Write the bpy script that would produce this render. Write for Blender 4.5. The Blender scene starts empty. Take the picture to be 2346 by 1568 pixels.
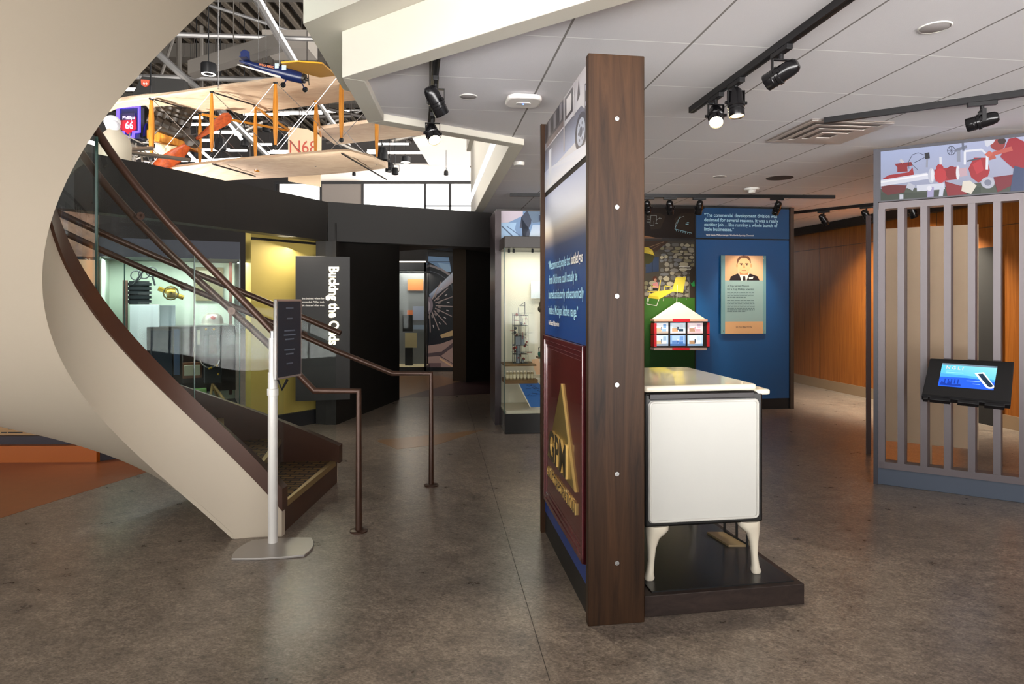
import bpy, bmesh, math, random
from mathutils import Vector as V, Matrix, Euler
random.seed(7)
sc = bpy.context.scene
C = sc.collection
PI = math.pi
# ------------------------------------------------------------------ camera
FP, HC = 1517.0, 1.42            # focal length in pixels of the 2346 frame, eye height
cd = bpy.data.cameras.new('camera'); cam = bpy.data.objects.new('camera', cd); C.objects.link(cam)
cam.location = (0, 0, HC); cam.rotation_euler = (PI/2, 0, 0)
cd.sensor_width = 36; cd.lens = 36*FP/2346; cd.shift_y = -(784-688)/2346; cd.clip_end = 200; cd.clip_start = .05
sc.camera = cam
# ------------------------------------------------------------------ world and exposure
sc.view_settings.view_transform = 'Standard'; sc.view_settings.look = 'None'
sc.view_settings.exposure = 0.85; sc.view_settings.gamma = 1
w = bpy.data.worlds.new('daylight'); sc.world = w; w.use_nodes = True
# overcast sky above the horizon, added glow below it to brighten the ceilings
_n = w.node_tree; _b = _n.nodes['Background']; _t = _n.nodes.new('ShaderNodeTexCoord'); _s = _n.nodes.new('ShaderNodeSeparateXYZ'); _r = _n.nodes.new('ShaderNodeMapRange')
_n.links.new(_t.outputs['Generated'], _s.inputs[0]); _n.links.new(_s.outputs[2], _r.inputs[0])
for _k, _v in (('From Min', -.06), ('From Max', .03), ('To Min', 13), ('To Max', 1.6)): _r.inputs[_k].default_value = _v
_b.inputs[0].default_value = (1, .975, .95, 1); _n.links.new(_r.outputs[0], _b.inputs[1])

def lin(c):
    return tuple(((x/255)/12.92 if x/255 <= .04045 else ((x/255+.055)/1.055)**2.4) for x in c)
def hx(s):
    return tuple(int(s[i:i+2], 16) for i in (0, 2, 4))
# ------------------------------------------------------------------ materials
MC = {}
def M(name, col, rough=.5, metal=0, spec=.5, noise=0, nscale=8, bump=0, emit=None, es=1, coat=0, stretch=None):
    if name in MC: return MC[name]
    m = bpy.data.materials.new(name); m.use_nodes = True; nt = m.node_tree
    b = nt.nodes['Principled BSDF']; c = lin(hx(col)) + (1,)
    b.inputs['Base Color'].default_value = c; b.inputs['Roughness'].default_value = rough
    b.inputs['Metallic'].default_value = metal; b.inputs['Specular IOR Level'].default_value = spec
    if coat: b.inputs['Coat Weight'].default_value = coat
    if emit: b.inputs['Emission Color'].default_value = lin(hx(emit))+(1,); b.inputs['Emission Strength'].default_value = es
    tc = nt.nodes.new('ShaderNodeTexCoord'); mp = nt.nodes.new('ShaderNodeMapping')
    nt.links.new(tc.outputs['Object'], mp.inputs[0])
    if stretch: mp.inputs['Scale'].default_value = stretch
    nz = nt.nodes.new('ShaderNodeTexNoise'); nz.inputs['Scale'].default_value = nscale; nz.inputs['Detail'].default_value = 4
    nt.links.new(mp.outputs[0], nz.inputs[0])
    mx = nt.nodes.new('ShaderNodeMix'); mx.data_type = 'RGBA'
    n = max(noise, .015)
    mx.inputs['A'].default_value = tuple(x*(1-n) for x in c[:3])+(1,); mx.inputs['B'].default_value = tuple(min(1, x*(1+n)) for x in c[:3])+(1,)
    nt.links.new(nz.outputs[0], mx.inputs['Factor']); nt.links.new(mx.outputs['Result'], b.inputs['Base Color'])
    if bump:
        bp = nt.nodes.new('ShaderNodeBump'); bp.inputs['Strength'].default_value = bump; bp.inputs['Distance'].default_value = .01
        nt.links.new(nz.outputs[0], bp.inputs['Height']); nt.links.new(bp.outputs[0], b.inputs['Normal'])
    MC[name] = m; return m
def emat(name, col, s):
    if name in MC: return MC[name]
    m = bpy.data.materials.new(name); m.use_nodes = True; nt = m.node_tree; nt.nodes.clear()
    e = nt.nodes.new('ShaderNodeEmission'); o = nt.nodes.new('ShaderNodeOutputMaterial')
    e.inputs[0].default_value = lin(hx(col))+(1,); e.inputs[1].default_value = s
    nt.links.new(e.outputs[0], o.inputs[0]); MC[name] = m; return m
def glassmat(name, tint, refl=1.0):
    m = bpy.data.materials.new(name); m.use_nodes = True; nt = m.node_tree; nt.nodes.clear()
    t = nt.nodes.new('ShaderNodeBsdfTransparent'); g = nt.nodes.new('ShaderNodeBsdfGlossy'); mx = nt.nodes.new('ShaderNodeMixShader')
    f = nt.nodes.new('ShaderNodeFresnel'); f.inputs[0].default_value = 1.45; o = nt.nodes.new('ShaderNodeOutputMaterial')
    ml = nt.nodes.new('ShaderNodeMath'); ml.operation = 'MULTIPLY'; ml.inputs[1].default_value = refl
    t.inputs[0].default_value = tint+(1,); g.inputs['Roughness'].default_value = .01
    nt.links.new(f.outputs[0], ml.inputs[0]); nt.links.new(ml.outputs[0], mx.inputs[0])
    nt.links.new(t.outputs[0], mx.inputs[1]); nt.links.new(g.outputs[0], mx.inputs[2]); nt.links.new(mx.outputs[0], o.inputs[0])
    MC[name] = m; return m
def printmat(name, rough=.45, emis=0, spec=.3, ink=1.0):
    m = bpy.data.materials.new(name); m.use_nodes = True; nt = m.node_tree; b = nt.nodes['Principled BSDF']
    a = nt.nodes.new('ShaderNodeAttribute'); a.attribute_name = 'Col'
    mu_ = nt.nodes.new('ShaderNodeMix'); mu_.data_type = 'RGBA'; mu_.blend_type = 'MULTIPLY'; mu_.inputs['Factor'].default_value = 1; mu_.inputs['B'].default_value = (ink, ink, ink, 1)
    nt.links.new(a.outputs['Color'], mu_.inputs['A']); nt.links.new(mu_.outputs['Result'], b.inputs['Base Color']); b.inputs['Roughness'].default_value = rough
    b.inputs['Specular IOR Level'].default_value = spec
    if emis:
        nt.links.new(a.outputs['Color'], b.inputs['Emission Color']); b.inputs['Emission Strength'].default_value = emis
    MC[name] = m; return m
glass = glassmat('clear_glass', (.94, .97, .96), .14)
glass2 = glassmat('case_glass', (.97, .985, .98), .15)
pr = printmat('printed_graphic', .5, 0, .2, .55); prg = printmat('printed_gloss', .3, 0, .4, .95); prb = printmat('glowing_graphic', .4, .12, .3, .42); prr = printmat('lit_room_print', .4, .3, .3, .9); prs = printmat('screen_graphic', .2, .55)

def floor_mat():
    m = bpy.data.materials.new('linoleum_floor'); m.use_nodes = True; nt = m.node_tree; b = nt.nodes['Principled BSDF']; N = nt.nodes.new; L = nt.links.new
    tc = N('ShaderNodeTexCoord'); mp = N('ShaderNodeMapping'); mp.inputs['Rotation'].default_value = (0, 0, .9); mp.inputs['Scale'].default_value = (1, 1.35, 1); L(tc.outputs['Object'], mp.inputs[0])
    def noise(sc_, det, rough, src):
        n = N('ShaderNodeTexNoise'); n.inputs['Scale'].default_value = sc_; n.inputs['Detail'].default_value = det; n.inputs['Roughness'].default_value = rough; L(src, n.inputs[0]); return n.outputs[0]
    def ramp(src, p0, c0, p1, c1):
        r = N('ShaderNodeValToRGB'); r.color_ramp.elements[0].position = p0; r.color_ramp.elements[1].position = p1
        r.color_ramp.elements[0].color = c0+(1,); r.color_ramp.elements[1].color = c1+(1,); L(src, r.inputs[0]); return r.outputs[0]
    def mul(a_, b_, f=1.0):
        x = N('ShaderNodeMix'); x.data_type = 'RGBA'; x.blend_type = 'MULTIPLY'; x.inputs['Factor'].default_value = f; L(a_, x.inputs['A']); L(b_, x.inputs['B']); return x.outputs['Result']
    big = noise(1.3, 2, .5, tc.outputs['Object']); mid = noise(7, 5, .65, mp.outputs[0]); fine = noise(34, 6, .72, mp.outputs[0])
    base = ramp(big, .2, lin(hx('645d57')), .8, lin(hx('7a7168')))
    c1 = ramp(mid, .1, (.3, .29, .3), .9, (1.75, 1.72, 1.68)); c2 = mul(ramp(fine, .12, (.06, .06, .06), .88, (2.45, 2.36, 2.28)), ramp(noise(85, 3, .6, mp.outputs[0]), .15, (.35, .35, .35), .85, (1.65, 1.65, 1.65)))
    L(mul(mul(base, c1), c2), b.inputs['Base Color'])
    mr = N('ShaderNodeMapRange'); mr.inputs['From Min'].default_value = .1; mr.inputs['From Max'].default_value = .9; mr.inputs['To Min'].default_value = .24; mr.inputs['To Max'].default_value = .36
    L(mid, mr.inputs[0]); L(mr.outputs[0], b.inputs['Roughness']); b.inputs['Specular IOR Level'].default_value = .5
    return m
def ceil_mat():
    m = bpy.data.materials.new('ceiling_tile'); m.use_nodes = True; nt = m.node_tree; b = nt.nodes['Principled BSDF']; N = nt.nodes.new; L = nt.links.new
    tc = N('ShaderNodeTexCoord'); sp_ = N('ShaderNodeSeparateXYZ'); L(tc.outputs['Object'], sp_.inputs[0])
    def mth(op, a_, *v):
        n = N('ShaderNodeMath'); n.operation = op
        if hasattr(a_, 'links'): L(a_, n.inputs[0])
        else: n.inputs[0].default_value = a_
        for i, x in enumerate(v):
            if hasattr(x, 'links'): L(x, n.inputs[i+1])
            else: n.inputs[i+1].default_value = x
        return n.outputs[0]
    def seam(o_, wd):   # 1 on the joint between two tiles
        d = mth('PINGPONG', mth('ADD', o_, 61.5), .3075); return mth('LESS_THAN', d, wd)
    lx = seam(sp_.outputs[0], .0055); ly = seam(sp_.outputs[1], .004)
    nz = N('ShaderNodeTexNoise'); nz.inputs['Scale'].default_value = 220; nz.inputs['Detail'].default_value = 2; L(tc.outputs['Object'], nz.inputs[0])
    def mix(f, a_, c):
        x = N('ShaderNodeMix'); x.data_type = 'RGBA'; L(f, x.inputs['Factor'])
        if isinstance(a_, tuple): x.inputs['A'].default_value = a_
        else: L(a_, x.inputs['A'])
        x.inputs['B'].default_value = c; return x.outputs['Result']
    L(mix(lx, mix(ly, lin(hx('e3e1e4'))+(1,), (1, 1, 1, 1)), lin(hx('8d8987'))+(1,)), b.inputs['Base Color'])  # groove shade and lit edges are put into the joint colours
    b.inputs['Roughness'].default_value = .85; b.inputs['Specular IOR Level'].default_value = .15
    h = mth('SUBTRACT', mth('MULTIPLY', nz.outputs[0], .35), mth('MULTIPLY', mth('MAXIMUM', lx, ly), 1.6))
    bp = N('ShaderNodeBump'); bp.inputs['Strength'].default_value = .5; bp.inputs['Distance'].default_value = .006; L(h, bp.inputs['Height']); L(bp.outputs[0], b.inputs['Normal'])
    return m
def wood_mat(name, c1, c2, scale=(14, 14, .9), rough=.45, ns=2.2):
    m = bpy.data.materials.new(name); m.use_nodes = True; nt = m.node_tree; b = nt.nodes['Principled BSDF']; N = nt.nodes.new; L = nt.links.new
    tc = N('ShaderNodeTexCoord'); mp = N('ShaderNodeMapping'); mp.inputs['Scale'].default_value = scale; L(tc.outputs['Object'], mp.inputs[0])
    nz = N('ShaderNodeTexNoise'); nz.inputs['Scale'].default_value = ns; nz.inputs['Detail'].default_value = 8; nz.inputs['Roughness'].default_value = .68; nz.inputs['Distortion'].default_value = 1.1; L(mp.outputs[0], nz.inputs[0])
    r = N('ShaderNodeValToRGB'); L(nz.outputs[0], r.inputs[0]); r.color_ramp.elements[0].position = .3; r.color_ramp.elements[1].position = .7
    r.color_ramp.elements[0].color = lin(hx(c1))+(1,); r.color_ramp.elements[1].color = lin(hx(c2))+(1,)
    L(r.outputs[0], b.inputs['Base Color']); b.inputs['Roughness'].default_value = rough; b.inputs['Specular IOR Level'].default_value = .22
    bp = N('ShaderNodeBump'); bp.inputs['Strength'].default_value = .12; bp.inputs['Distance'].default_value = .003; L(nz.outputs[0], bp.inputs['Height']); L(bp.outputs[0], b.inputs['Normal'])
    MC[name] = m; return m
def brick_mat():
    m = bpy.data.materials.new('basketweave_carpet'); m.use_nodes = True; nt = m.node_tree; b = nt.nodes['Principled BSDF']; N = nt.nodes.new; L = nt.links.new
    tc = N('ShaderNodeTexCoord'); br = N('ShaderNodeTexBrick'); L(tc.outputs['Object'], br.inputs[0])
    for k, v in (('Scale', 1), ('Brick Width', .1), ('Row Height', .05), ('Mortar Size', .006)): br.inputs[k].default_value = v
    br.inputs['Color1'].default_value = lin(hx('7a5c2e'))+(1,); br.inputs['Color2'].default_value = lin(hx('4a3420'))+(1,); br.inputs['Mortar'].default_value = lin(hx('1d130d'))+(1,)
    L(br.outputs['Color'], b.inputs['Base Color']); b.inputs['Roughness'].default_value = .9; return m
white = M('warm_white_paint', 'c3b7a4', .5, noise=.03, nscale=3)
beige = M('fascia_paint', 'd6d1c4', .55, noise=.03, nscale=2)
bronze = M('bronze_paint', '4a3328', .32, .35, noise=.06)
bronze2 = M('brown_cap', '45291b', .38, .1, noise=.08, nscale=6)
blackwall = M('black_wall_paint', '17130f', .6, noise=.1)
bandm = M('charcoal_band_paint', '171311', .6, noise=.08)
darkm = M('black_metal', '1b1b1d', .4, .3)
darkm2 = M('black_gloss', '141414', .18, 0, .6)
chrome = M('steel', 'b9b9b9', .25, .9)
cream = M('cream_enamel', 'efe6d2', .15, 0, .6, coat=.6)
whiteen = M('white_enamel', 'd6d6d0', .14, 0, .6, coat=.6)
plasticw = M('white_plastic', 'e2e0da', .4)
column_wood = wood_mat('dark_walnut', '1e120a', '472f1d', (9, 9, .55), .45)
orange_wood = wood_mat('orange_oak', '7a4213', 'a06026', (10, 10, .35), .35, 3)
strut_wood = wood_mat('varnished_spruce', '9c5714', 'c98a32', (20, 20, 1), .35)
yellowp = M('mustard_paint', 'c2ab5a', .6, noise=.04)
lamp_on = emat('lamp_glow', 'ffe9b8', 12)

# ------------------------------------------------------------------ pixel helpers and building axes
def P(px, py, Y): return V(((px-1173)/FP*Y, Y, HC+(688-py)/FP*Y))
def F(px, py, z=0.0): return P(px, py, FP*(z-HC)/(688-py))
YAW = math.atan(193/1517)
U = V((-math.sin(YAW), math.cos(YAW), 0)); W = V((math.cos(YAW), math.sin(YAW), 0)); Z = V((0, 0, 1))
def PZ(px, Y, z): return V(((px-1173)/FP*Y, Y, z))

# ------------------------------------------------------------------ object helpers
ORG = {}
def rootloc(o):
    while o.parent: o = o.parent
    return ORG.get(o.name, V((0, 0, 0)))
def tag(o, label=None, cat=None, group=None, kind=None):
    if label: o['label'] = label
    if cat: o['category'] = cat
    if group: o['group'] = group
    if kind: o['kind'] = kind
    return o
def thing(name, label, cat, loc=(0, 0, 0), group=None, kind=None):
    o = bpy.data.objects.new(name, None); C.objects.link(o); o.empty_display_size = .1
    o.location = loc; ORG[o.name] = V(loc); return tag(o, label, cat, group, kind)
def dup(root, label=None, group=None):
    r = root.copy(); C.objects.link(r); ORG[r.name] = ORG.get(root.name, V((0, 0, 0)))
    if label: r['label'] = label
    if group: r['group'] = group
    out = {}
    for ch in list(root.children):
        c = ch.copy(); C.objects.link(c); c.parent = r; out[ch.name.split('.')[0]] = c
        for g in ch.children:
            d = g.copy(); C.objects.link(d); d.parent = c
    return r, out
class MB:
    def __init__(s): s.v = []; s.f = []; s.c = []
    def add(s, vs, fs, col=None):
        n = len(s.v); s.v += [V(a) for a in vs]; s.f += [tuple(i+n for i in f) for f in fs]
        s.c += [col]*len(fs); return s
    def quad(s, a, b, c, d): return s.add([a, b, c, d], [(0, 1, 2, 3)])
    def obox(s, o, a, b, c):
        o, a, b, c = V(o), V(a), V(b), V(c)
        vs = [o, o+a, o+a+b, o+b, o+c, o+a+c, o+a+b+c, o+b+c]
        if a.cross(b).dot(c) < 0: fl = [(0, 1, 2, 3), (4, 7, 6, 5), (0, 4, 5, 1), (1, 5, 6, 2), (2, 6, 7, 3), (3, 7, 4, 0)]
        else: fl = [(0, 3, 2, 1), (4, 5, 6, 7), (0, 1, 5, 4), (1, 2, 6, 5), (2, 3, 7, 6), (3, 0, 4, 7)]
        return s.add(vs, fl)
    def box(s, x0, x1, y0, y1, z0, z1): return s.obox((x0, y0, z0), (x1-x0, 0, 0), (0, y1-y0, 0), (0, 0, z1-z0))
    def cbox(s, c, sx, sy, sz, R=None):
        R = R or Matrix.Identity(3); a = R@V((sx, 0, 0)); b = R@V((0, sy, 0)); d = R@V((0, 0, sz))
        return s.obox(V(c)-(a+b+d)/2, a, b, d)
    def prism(s, pts, off):
        n = len(pts); off = V(off); pts = [V(p) for p in pts]
        s.add(pts+[p+off for p in pts], [tuple(range(n))[::-1], tuple(range(n, 2*n))]+[(i, (i+1) % n, n+(i+1) % n, n+i) for i in range(n)])
        return s
    def tube(s, pts, r, n=12, cap=True, r2=None):
        pts = [V(p) for p in pts]; m = len(pts); rings = []; up = None
        for i, p in enumerate(pts):
            if i == 0: t = (pts[1]-p).normalized()
            elif i == m-1: t = (p-pts[i-1]).normalized()
            else: t = ((pts[i+1]-p).normalized()+(p-pts[i-1]).normalized()).normalized()
            if up is None: up = t.orthogonal().normalized()
            up = (up-t*up.dot(t)).normalized(); bi = t.cross(up)
            rr = r if r2 is None else r+(r2-r)*i/(m-1)
            if isinstance(r, (list, tuple)): rr = r[i]
            rings.append([p+up*math.cos(2*PI*k/n)*rr+bi*math.sin(2*PI*k/n)*rr for k in range(n)])
        vs = [a for q in rings for a in q]; fs = []
        for i in range(m-1):
            for k in range(n): fs.append((i*n+k, i*n+(k+1) % n, (i+1)*n+(k+1) % n, (i+1)*n+k))
        if cap: fs += [tuple(range(n))[::-1], tuple(range((m-1)*n, m*n))]
        return s.add(vs, fs)
    def lathe(s, prof, o=(0, 0, 0), ax=(0, 0, 1), n=20):
        ax = V(ax).normalized(); a = ax.orthogonal().normalized(); b = ax.cross(a); o = V(o)
        vs = []; fs = []
        for (r, h) in prof:
            vs += [o+ax*h+(a*math.cos(2*PI*k/n)+b*math.sin(2*PI*k/n))*max(r, 1e-5) for k in range(n)]
        for i in range(len(prof)-1):
            for k in range(n): fs.append((i*n+k, i*n+(k+1) % n, (i+1)*n+(k+1) % n, (i+1)*n+k))
        return s.add(vs, fs)
    def ball(s, c, rx, ry=None, rz=None, n=12):
        ry = ry or rx; rz = rz or rx; c = V(c); vs = []; fs = []; m = n//2+1
        for i in range(m+1):
            t = PI*i/m
            for k in range(n): vs.append(c+V((rx*math.sin(t)*math.cos(2*PI*k/n), ry*math.sin(t)*math.sin(2*PI*k/n), rz*math.cos(t))))
        for i in range(m):
            for k in range(n): fs.append((i*n+k, (i+1)*n+k, (i+1)*n+(k+1) % n, i*n+(k+1) % n))
        return s.add(vs, fs)
    def arc_band(s, cx, cy, r0, r1, z0f, z1f, t0, t1, n):
        """solid curved bar between radii r0..r1 and heights z0f(t)..z1f(t)"""
        vs = []; fs = []
        for i in range(n+1):
            t = t0+(t1-t0)*i/n; a, b = -math.sin(t), math.cos(t)
            for (r, z) in ((r0, z0f(t)), (r1, z0f(t)), (r1, z1f(t)), (r0, z1f(t))): vs.append((cx+a*r, cy+b*r, z))
        for i in range(n):
            for k in range(4): fs.append((i*4+k, i*4+(k+1) % 4, (i+1)*4+(k+1) % 4, (i+1)*4+k))
        fs += [(3, 2, 1, 0), (n*4, n*4+1, n*4+2, n*4+3)]
        return s.add(vs, fs)
    def build(s, name, mat, parent=None, smooth=False, bevel=0, label=None, kind=None, auto=35):
        off = rootloc(parent) if parent else V((0, 0, 0))
        me = bpy.data.meshes.new(name); me.from_pydata([tuple(p-off) for p in s.v], [], s.f)
        if any(c is not None for c in s.c):
            ca = me.color_attributes.new('Col', 'FLOAT_COLOR', 'CORNER'); li = 0
            for fi, f in enumerate(s.f):
                c = s.c[fi]
                for k in range(len(f)):
                    cc = c[k] if isinstance(c, list) else c
                    ca.data[li].color = tuple(cc)+(1,); li += 1
        me.validate(); me.update()
        bm = bmesh.new(); bm.from_mesh(me)
        if not any(c is not None for c in s.c): bmesh.ops.recalc_face_normals(bm, faces=bm.faces)
        bm.to_mesh(me); bm.free()
        me.materials.append(mat)
        if smooth:
            for p in me.polygons: p.use_smooth = True
            me.set_sharp_from_angle(angle=math.radians(auto))
        o = bpy.data.objects.new(name, me); C.objects.link(o)
        if parent: o.parent = parent
        if bevel:
            b = o.modifiers.new('bevel', 'BEVEL'); b.width = bevel; b.segments = 2; b.limit_method = 'ANGLE'
        if label: o['label'] = label
        if kind: o['kind'] = kind
        return o
def struct(name, mb, mat, smooth=False, bevel=0): return mb.build(name, mat, None, smooth, bevel, kind='structure')
class Pic:
    """flat printed graphic: coloured polygons laid on a real panel; uv in 0..1, or photo pixels through box"""
    def __init__(s, O, A, B, pix=None):
        s.O, s.A, s.B = V(O), V(A), V(B); s.N = s.A.cross(s.B).normalized(); s.m = MB(); s.k = 0; s.pix = pix
    def uv(s, p):
        if s.pix: x0, y0, x1, y1 = s.pix; return ((p[0]-x0)/(x1-x0), (y1-p[1])/(y1-y0))
        return p
    def poly(s, pts, col, clip=True):
        s.k += 1; q = [s.uv(p) for p in pts]
        if clip: q = [(min(1, max(0, a)), min(1, max(0, b))) for a, b in q]
        vs = [s.O+s.A*a+s.B*b+s.N*(.00015*s.k if s.k < 12 else .0016+.00003*s.k) for a, b in q]
        if isinstance(col, list): cc = [lin(hx(c)) for c in col]
        else: cc = lin(hx(col))
        s.m.add(vs, [tuple(range(len(vs)))], cc); return s
    def rect(s, x0, y0, x1, y1, col): return s.poly([(x0, y0), (x1, y0), (x1, y1), (x0, y1)], col)
    def grad(s, x0, y0, x1, y1, cb, ct):
        return s.poly([(x0, y0), (x1, y0), (x1, y1), (x0, y1)], [cb, cb, ct, ct])
    def ell(s, cx, cy, rx, ry, col, n=16, a0=0, a1=2*PI):
        return s.poly([(cx+rx*math.cos(a0+(a1-a0)*k/n), cy+ry*math.sin(a0+(a1-a0)*k/n)) for k in range(n if a1-a0 > 6.2 else n+1)], col)
    def line(s, a, b, wd, col, asp=1.0):
        dx, dy = b[0]-a[0], (b[1]-a[1])/asp; L = math.hypot(dx, dy) or 1; nx, ny = -dy/L*wd/2, dx/L*wd/2*asp
        return s.poly([(a[0]+nx, a[1]+ny), (a[0]-nx, a[1]-ny), (b[0]-nx, b[1]-ny), (b[0]+nx, b[1]+ny)], col)
    def build(s, name, parent=None, mat=None, label=None): return s.m.build(name, mat or pr, parent, label=label)
def text(s, O, A, B, h, mat, parent, width=None, ext=0.0, name='lettering', bold=0.0, lift=.004, label=None):
    """text laid from O along A (unit) with up B (unit); cap height h; squeezed or stretched to width"""
    cu = bpy.data.curves.new('t', 'FONT'); cu.body = s; cu.size = 1; cu.extrude = 0; cu.offset = bold; cu.resolution_u = 3
    o = bpy.data.objects.new('t', cu); C.objects.link(o)
    me = bpy.data.meshes.new_from_object(o.evaluated_get(bpy.context.evaluated_depsgraph_get())); bpy.data.objects.remove(o); bpy.data.curves.remove(cu)
    xs = [v.co.x for v in me.vertices]; x0, x1 = min(xs), max(xs); k = h/.72
    sx = width/(x1-x0) if width else k
    A, B = V(A).normalized(), V(B).normalized(); N = A.cross(B).normalized(); O = V(O)
    mb = MB(); vs = [O+A*((v.co.x-x0)*sx)+B*(v.co.y*k)+N*(lift+ext) for v in me.vertices]
    fs = [tuple(p.vertices) for p in me.polygons]; mb.add(vs, fs)
    if ext:
        from collections import Counter
        ec = Counter(tuple(sorted(e)) for f in fs for e in zip(f, f[1:]+f[:1]))
        bv = [v-N*ext for v in vs]; n = len(vs); mb.add(bv, [])
        for f in fs:
            for a, b in zip(f, f[1:]+f[:1]):
                if ec[tuple(sorted((a, b)))] == 1: mb.f.append((a, a+n, b+n, b)); mb.c.append(None)
    bpy.data.meshes.remove(me)
    off = rootloc(parent) if parent else V((0, 0, 0))
    m2 = bpy.data.meshes.new(name); m2.from_pydata([tuple(p-off) for p in mb.v], [], mb.f); m2.materials.append(mat)
    ob = bpy.data.objects.new(name, m2); C.objects.link(ob); ob.parent = parent
    if label: ob['label'] = label
    return ob
def lines_text(ls, O, A, B, h, dy, mat, parent, k=None, **kw):
    """several lines as one lettering mesh group"""
    obs = []
    for i, l in enumerate(ls):
        s, wd = (l if isinstance(l, tuple) else (l, None))
        obs.append(text(s, V(O)-V(B).normalized()*dy*i, A, B, h, mat, parent, width=wd, **kw))
    base = obs[0].data; vs = []; fs = []
    for o in obs:
        n = len(vs); vs += [tuple(v.co) for v in o.data.vertices]; fs += [tuple(i+n for i in p.vertices) for p in o.data.polygons]
    me = bpy.data.meshes.new('lettering'); me.from_pydata(vs, [], fs); me.materials.append(mat)
    obs[0].data = me
    for o in obs[1:]: bpy.data.objects.remove(o)
    return obs[0]
tw = M('lettering_white', 'f4efe6', .5); tb = M('lettering_pale_blue', 'a9d4e4', .5); tg = M('lettering_grey', '8b8f92', .5); td = M('lettering_dark', '26343c', .5)
# ================================================================== SETTING
CZ = HC+1.22                                             # gallery ceiling height
fl = MB().quad((-16, -4, 0), (12, -4, 0), (12, 30, 0), (-16, 30, 0)); struct('floor', fl, floor_mat())
def inlay(n, pts, mat, h=.0012):
    struct('trim_%d' % n, MB().prism([F(x, y) for x, y in pts], (0, 0, h)), mat)
orangef = M('orange_linoleum', '8f4f2a', .3, noise=.15, nscale=12); tanf = M('tan_linoleum', '8a6a4c', .3, noise=.15, nscale=12)
plumf = M('plum_linoleum', '453236', .3, noise=.15, nscale=12); tealf = M('grey_green_linoleum', '4c4f4b', .3, noise=.12, nscale=12)
inlay(1, [(-300, 1290), (-300, 1010), (220, 1010), (330, 1040), (350, 1078), (0, 1188)], orangef)
inlay(2, [(915, 862), (1012, 862), (1055, 874), (915, 912)], tanf)
inlay(3, [(860, 1010), (1110, 985), (1000, 1020), (910, 1030)], tanf)
inlay(4, [(915, 912), (1055, 874), (1125, 868), (1125, 903), (1000, 908)], plumf)
seam = M('floor_seam', '2c2724', .5)
a, b = F(1065, 905), F(1260, 1560)
d = (b-a).normalized(); struct('trim_5', MB().obox(a+V((0, 0, .0005)), b-a, V((d.y, -d.x, 0))*.0025, V((0, 0, .0007))), seam)
# ceiling with the peninsula edge of the atrium opening
g0 = F(1584, 100, CZ)
V1, V2, V3, V4 = F(793, 160, CZ), F(850, 265, CZ), F(1172, 322, CZ), F(1085, 490, CZ)
e = (V1-F(1290, 0, CZ)); V0 = V1-e*4.0
poly = [V1, V2, V3, V4, V4+U*4, V4+U*4+W*9, V0+W*9, V0]
def loc(p):
    q = p-g0; return V((q.dot(W), q.dot(U), 0))
cm = MB().prism([loc(p) for p in poly], (0, 0, .05)).build('ceiling', ceil_mat(), kind='structure'); cm.location = g0; cm.rotation_euler = (0, 0, YAW)
# fascia trim around the opening: bottom strip + upstanding face; mezzanine ledge behind
def rim(a, b, c, w, z0, z1, name, mat=None):
    """mitred strip along polyline pts lying on the opening side"""
def offset_poly(pts, dist):
    out = []
    for i, p in enumerate(pts):
        ds = []
        if i > 0: ds.append((p-pts[i-1]).normalized())
        if i < len(pts)-1: ds.append((pts[i+1]-p).normalized())
        ns = [V((-q.y, q.x, 0)) for q in ds]
        if len(ns) == 1: out.append(p+ns[0]*dist)
        else:
            b = (ns[0]+ns[1]).normalized(); out.append(p+b*dist/max(.3, b.dot(ns[0])))
    return out
edge = [V0, V1, V2, V3, V4+U*.3]
edge = [V((p.x, p.y, 0)) for p in edge]
def ribbon(p0, p1, z0, z1):
    mb = MB()
    for i in range(len(p0)-1):
        a, b, c, d = p0[i], p0[i+1], p1[i+1], p1[i]
        mb.prism([a+Z*z0, b+Z*z0, c+Z*z0, d+Z*z0], (0, 0, z1-z0))
    return mb
in0 = offset_poly(edge, .085)     # into the ceiling side or the opening, sign fixed below
sgn = -1 if (in0[1]-edge[1]).dot(V3-V1) > 0 else 1
E1 = offset_poly(edge, sgn*.0); E2 = offset_poly(edge, -sgn*.09); E3 = offset_poly(edge, sgn*.02)
struct('trim_6', ribbon(E2, E3, CZ-.045, CZ+.2), beige, bevel=.004)
E4 = offset_poly(edge, sgn*.20)
struct('trim_7', ribbon(E1, E4[:], CZ+.2, CZ+.62) if False else ribbon(E1[:4], E4[:4], CZ+.2, CZ+.75), beige)
# upper floor guard wall above the right hand edge, glowing strip in its foot
a, b = E3[3], E3[4]
nx = V((-U.y, U.x, 0))
struct('wall_mezzanine', MB().obox(a+Z*(CZ+.2)+U*.02, b-a, V((W.x, W.y, 0))*.12, Z*.75).obox(a+Z*(CZ+.95)-W*.06+U*.02, b-a, W*.2, Z*1.3), beige)
struct('trim_8', MB().obox(a+Z*(CZ+.205)-W*.012, b-a, W*.03, Z*.1), emat('glow_strip', 'eef2ff', 1.2))
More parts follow.
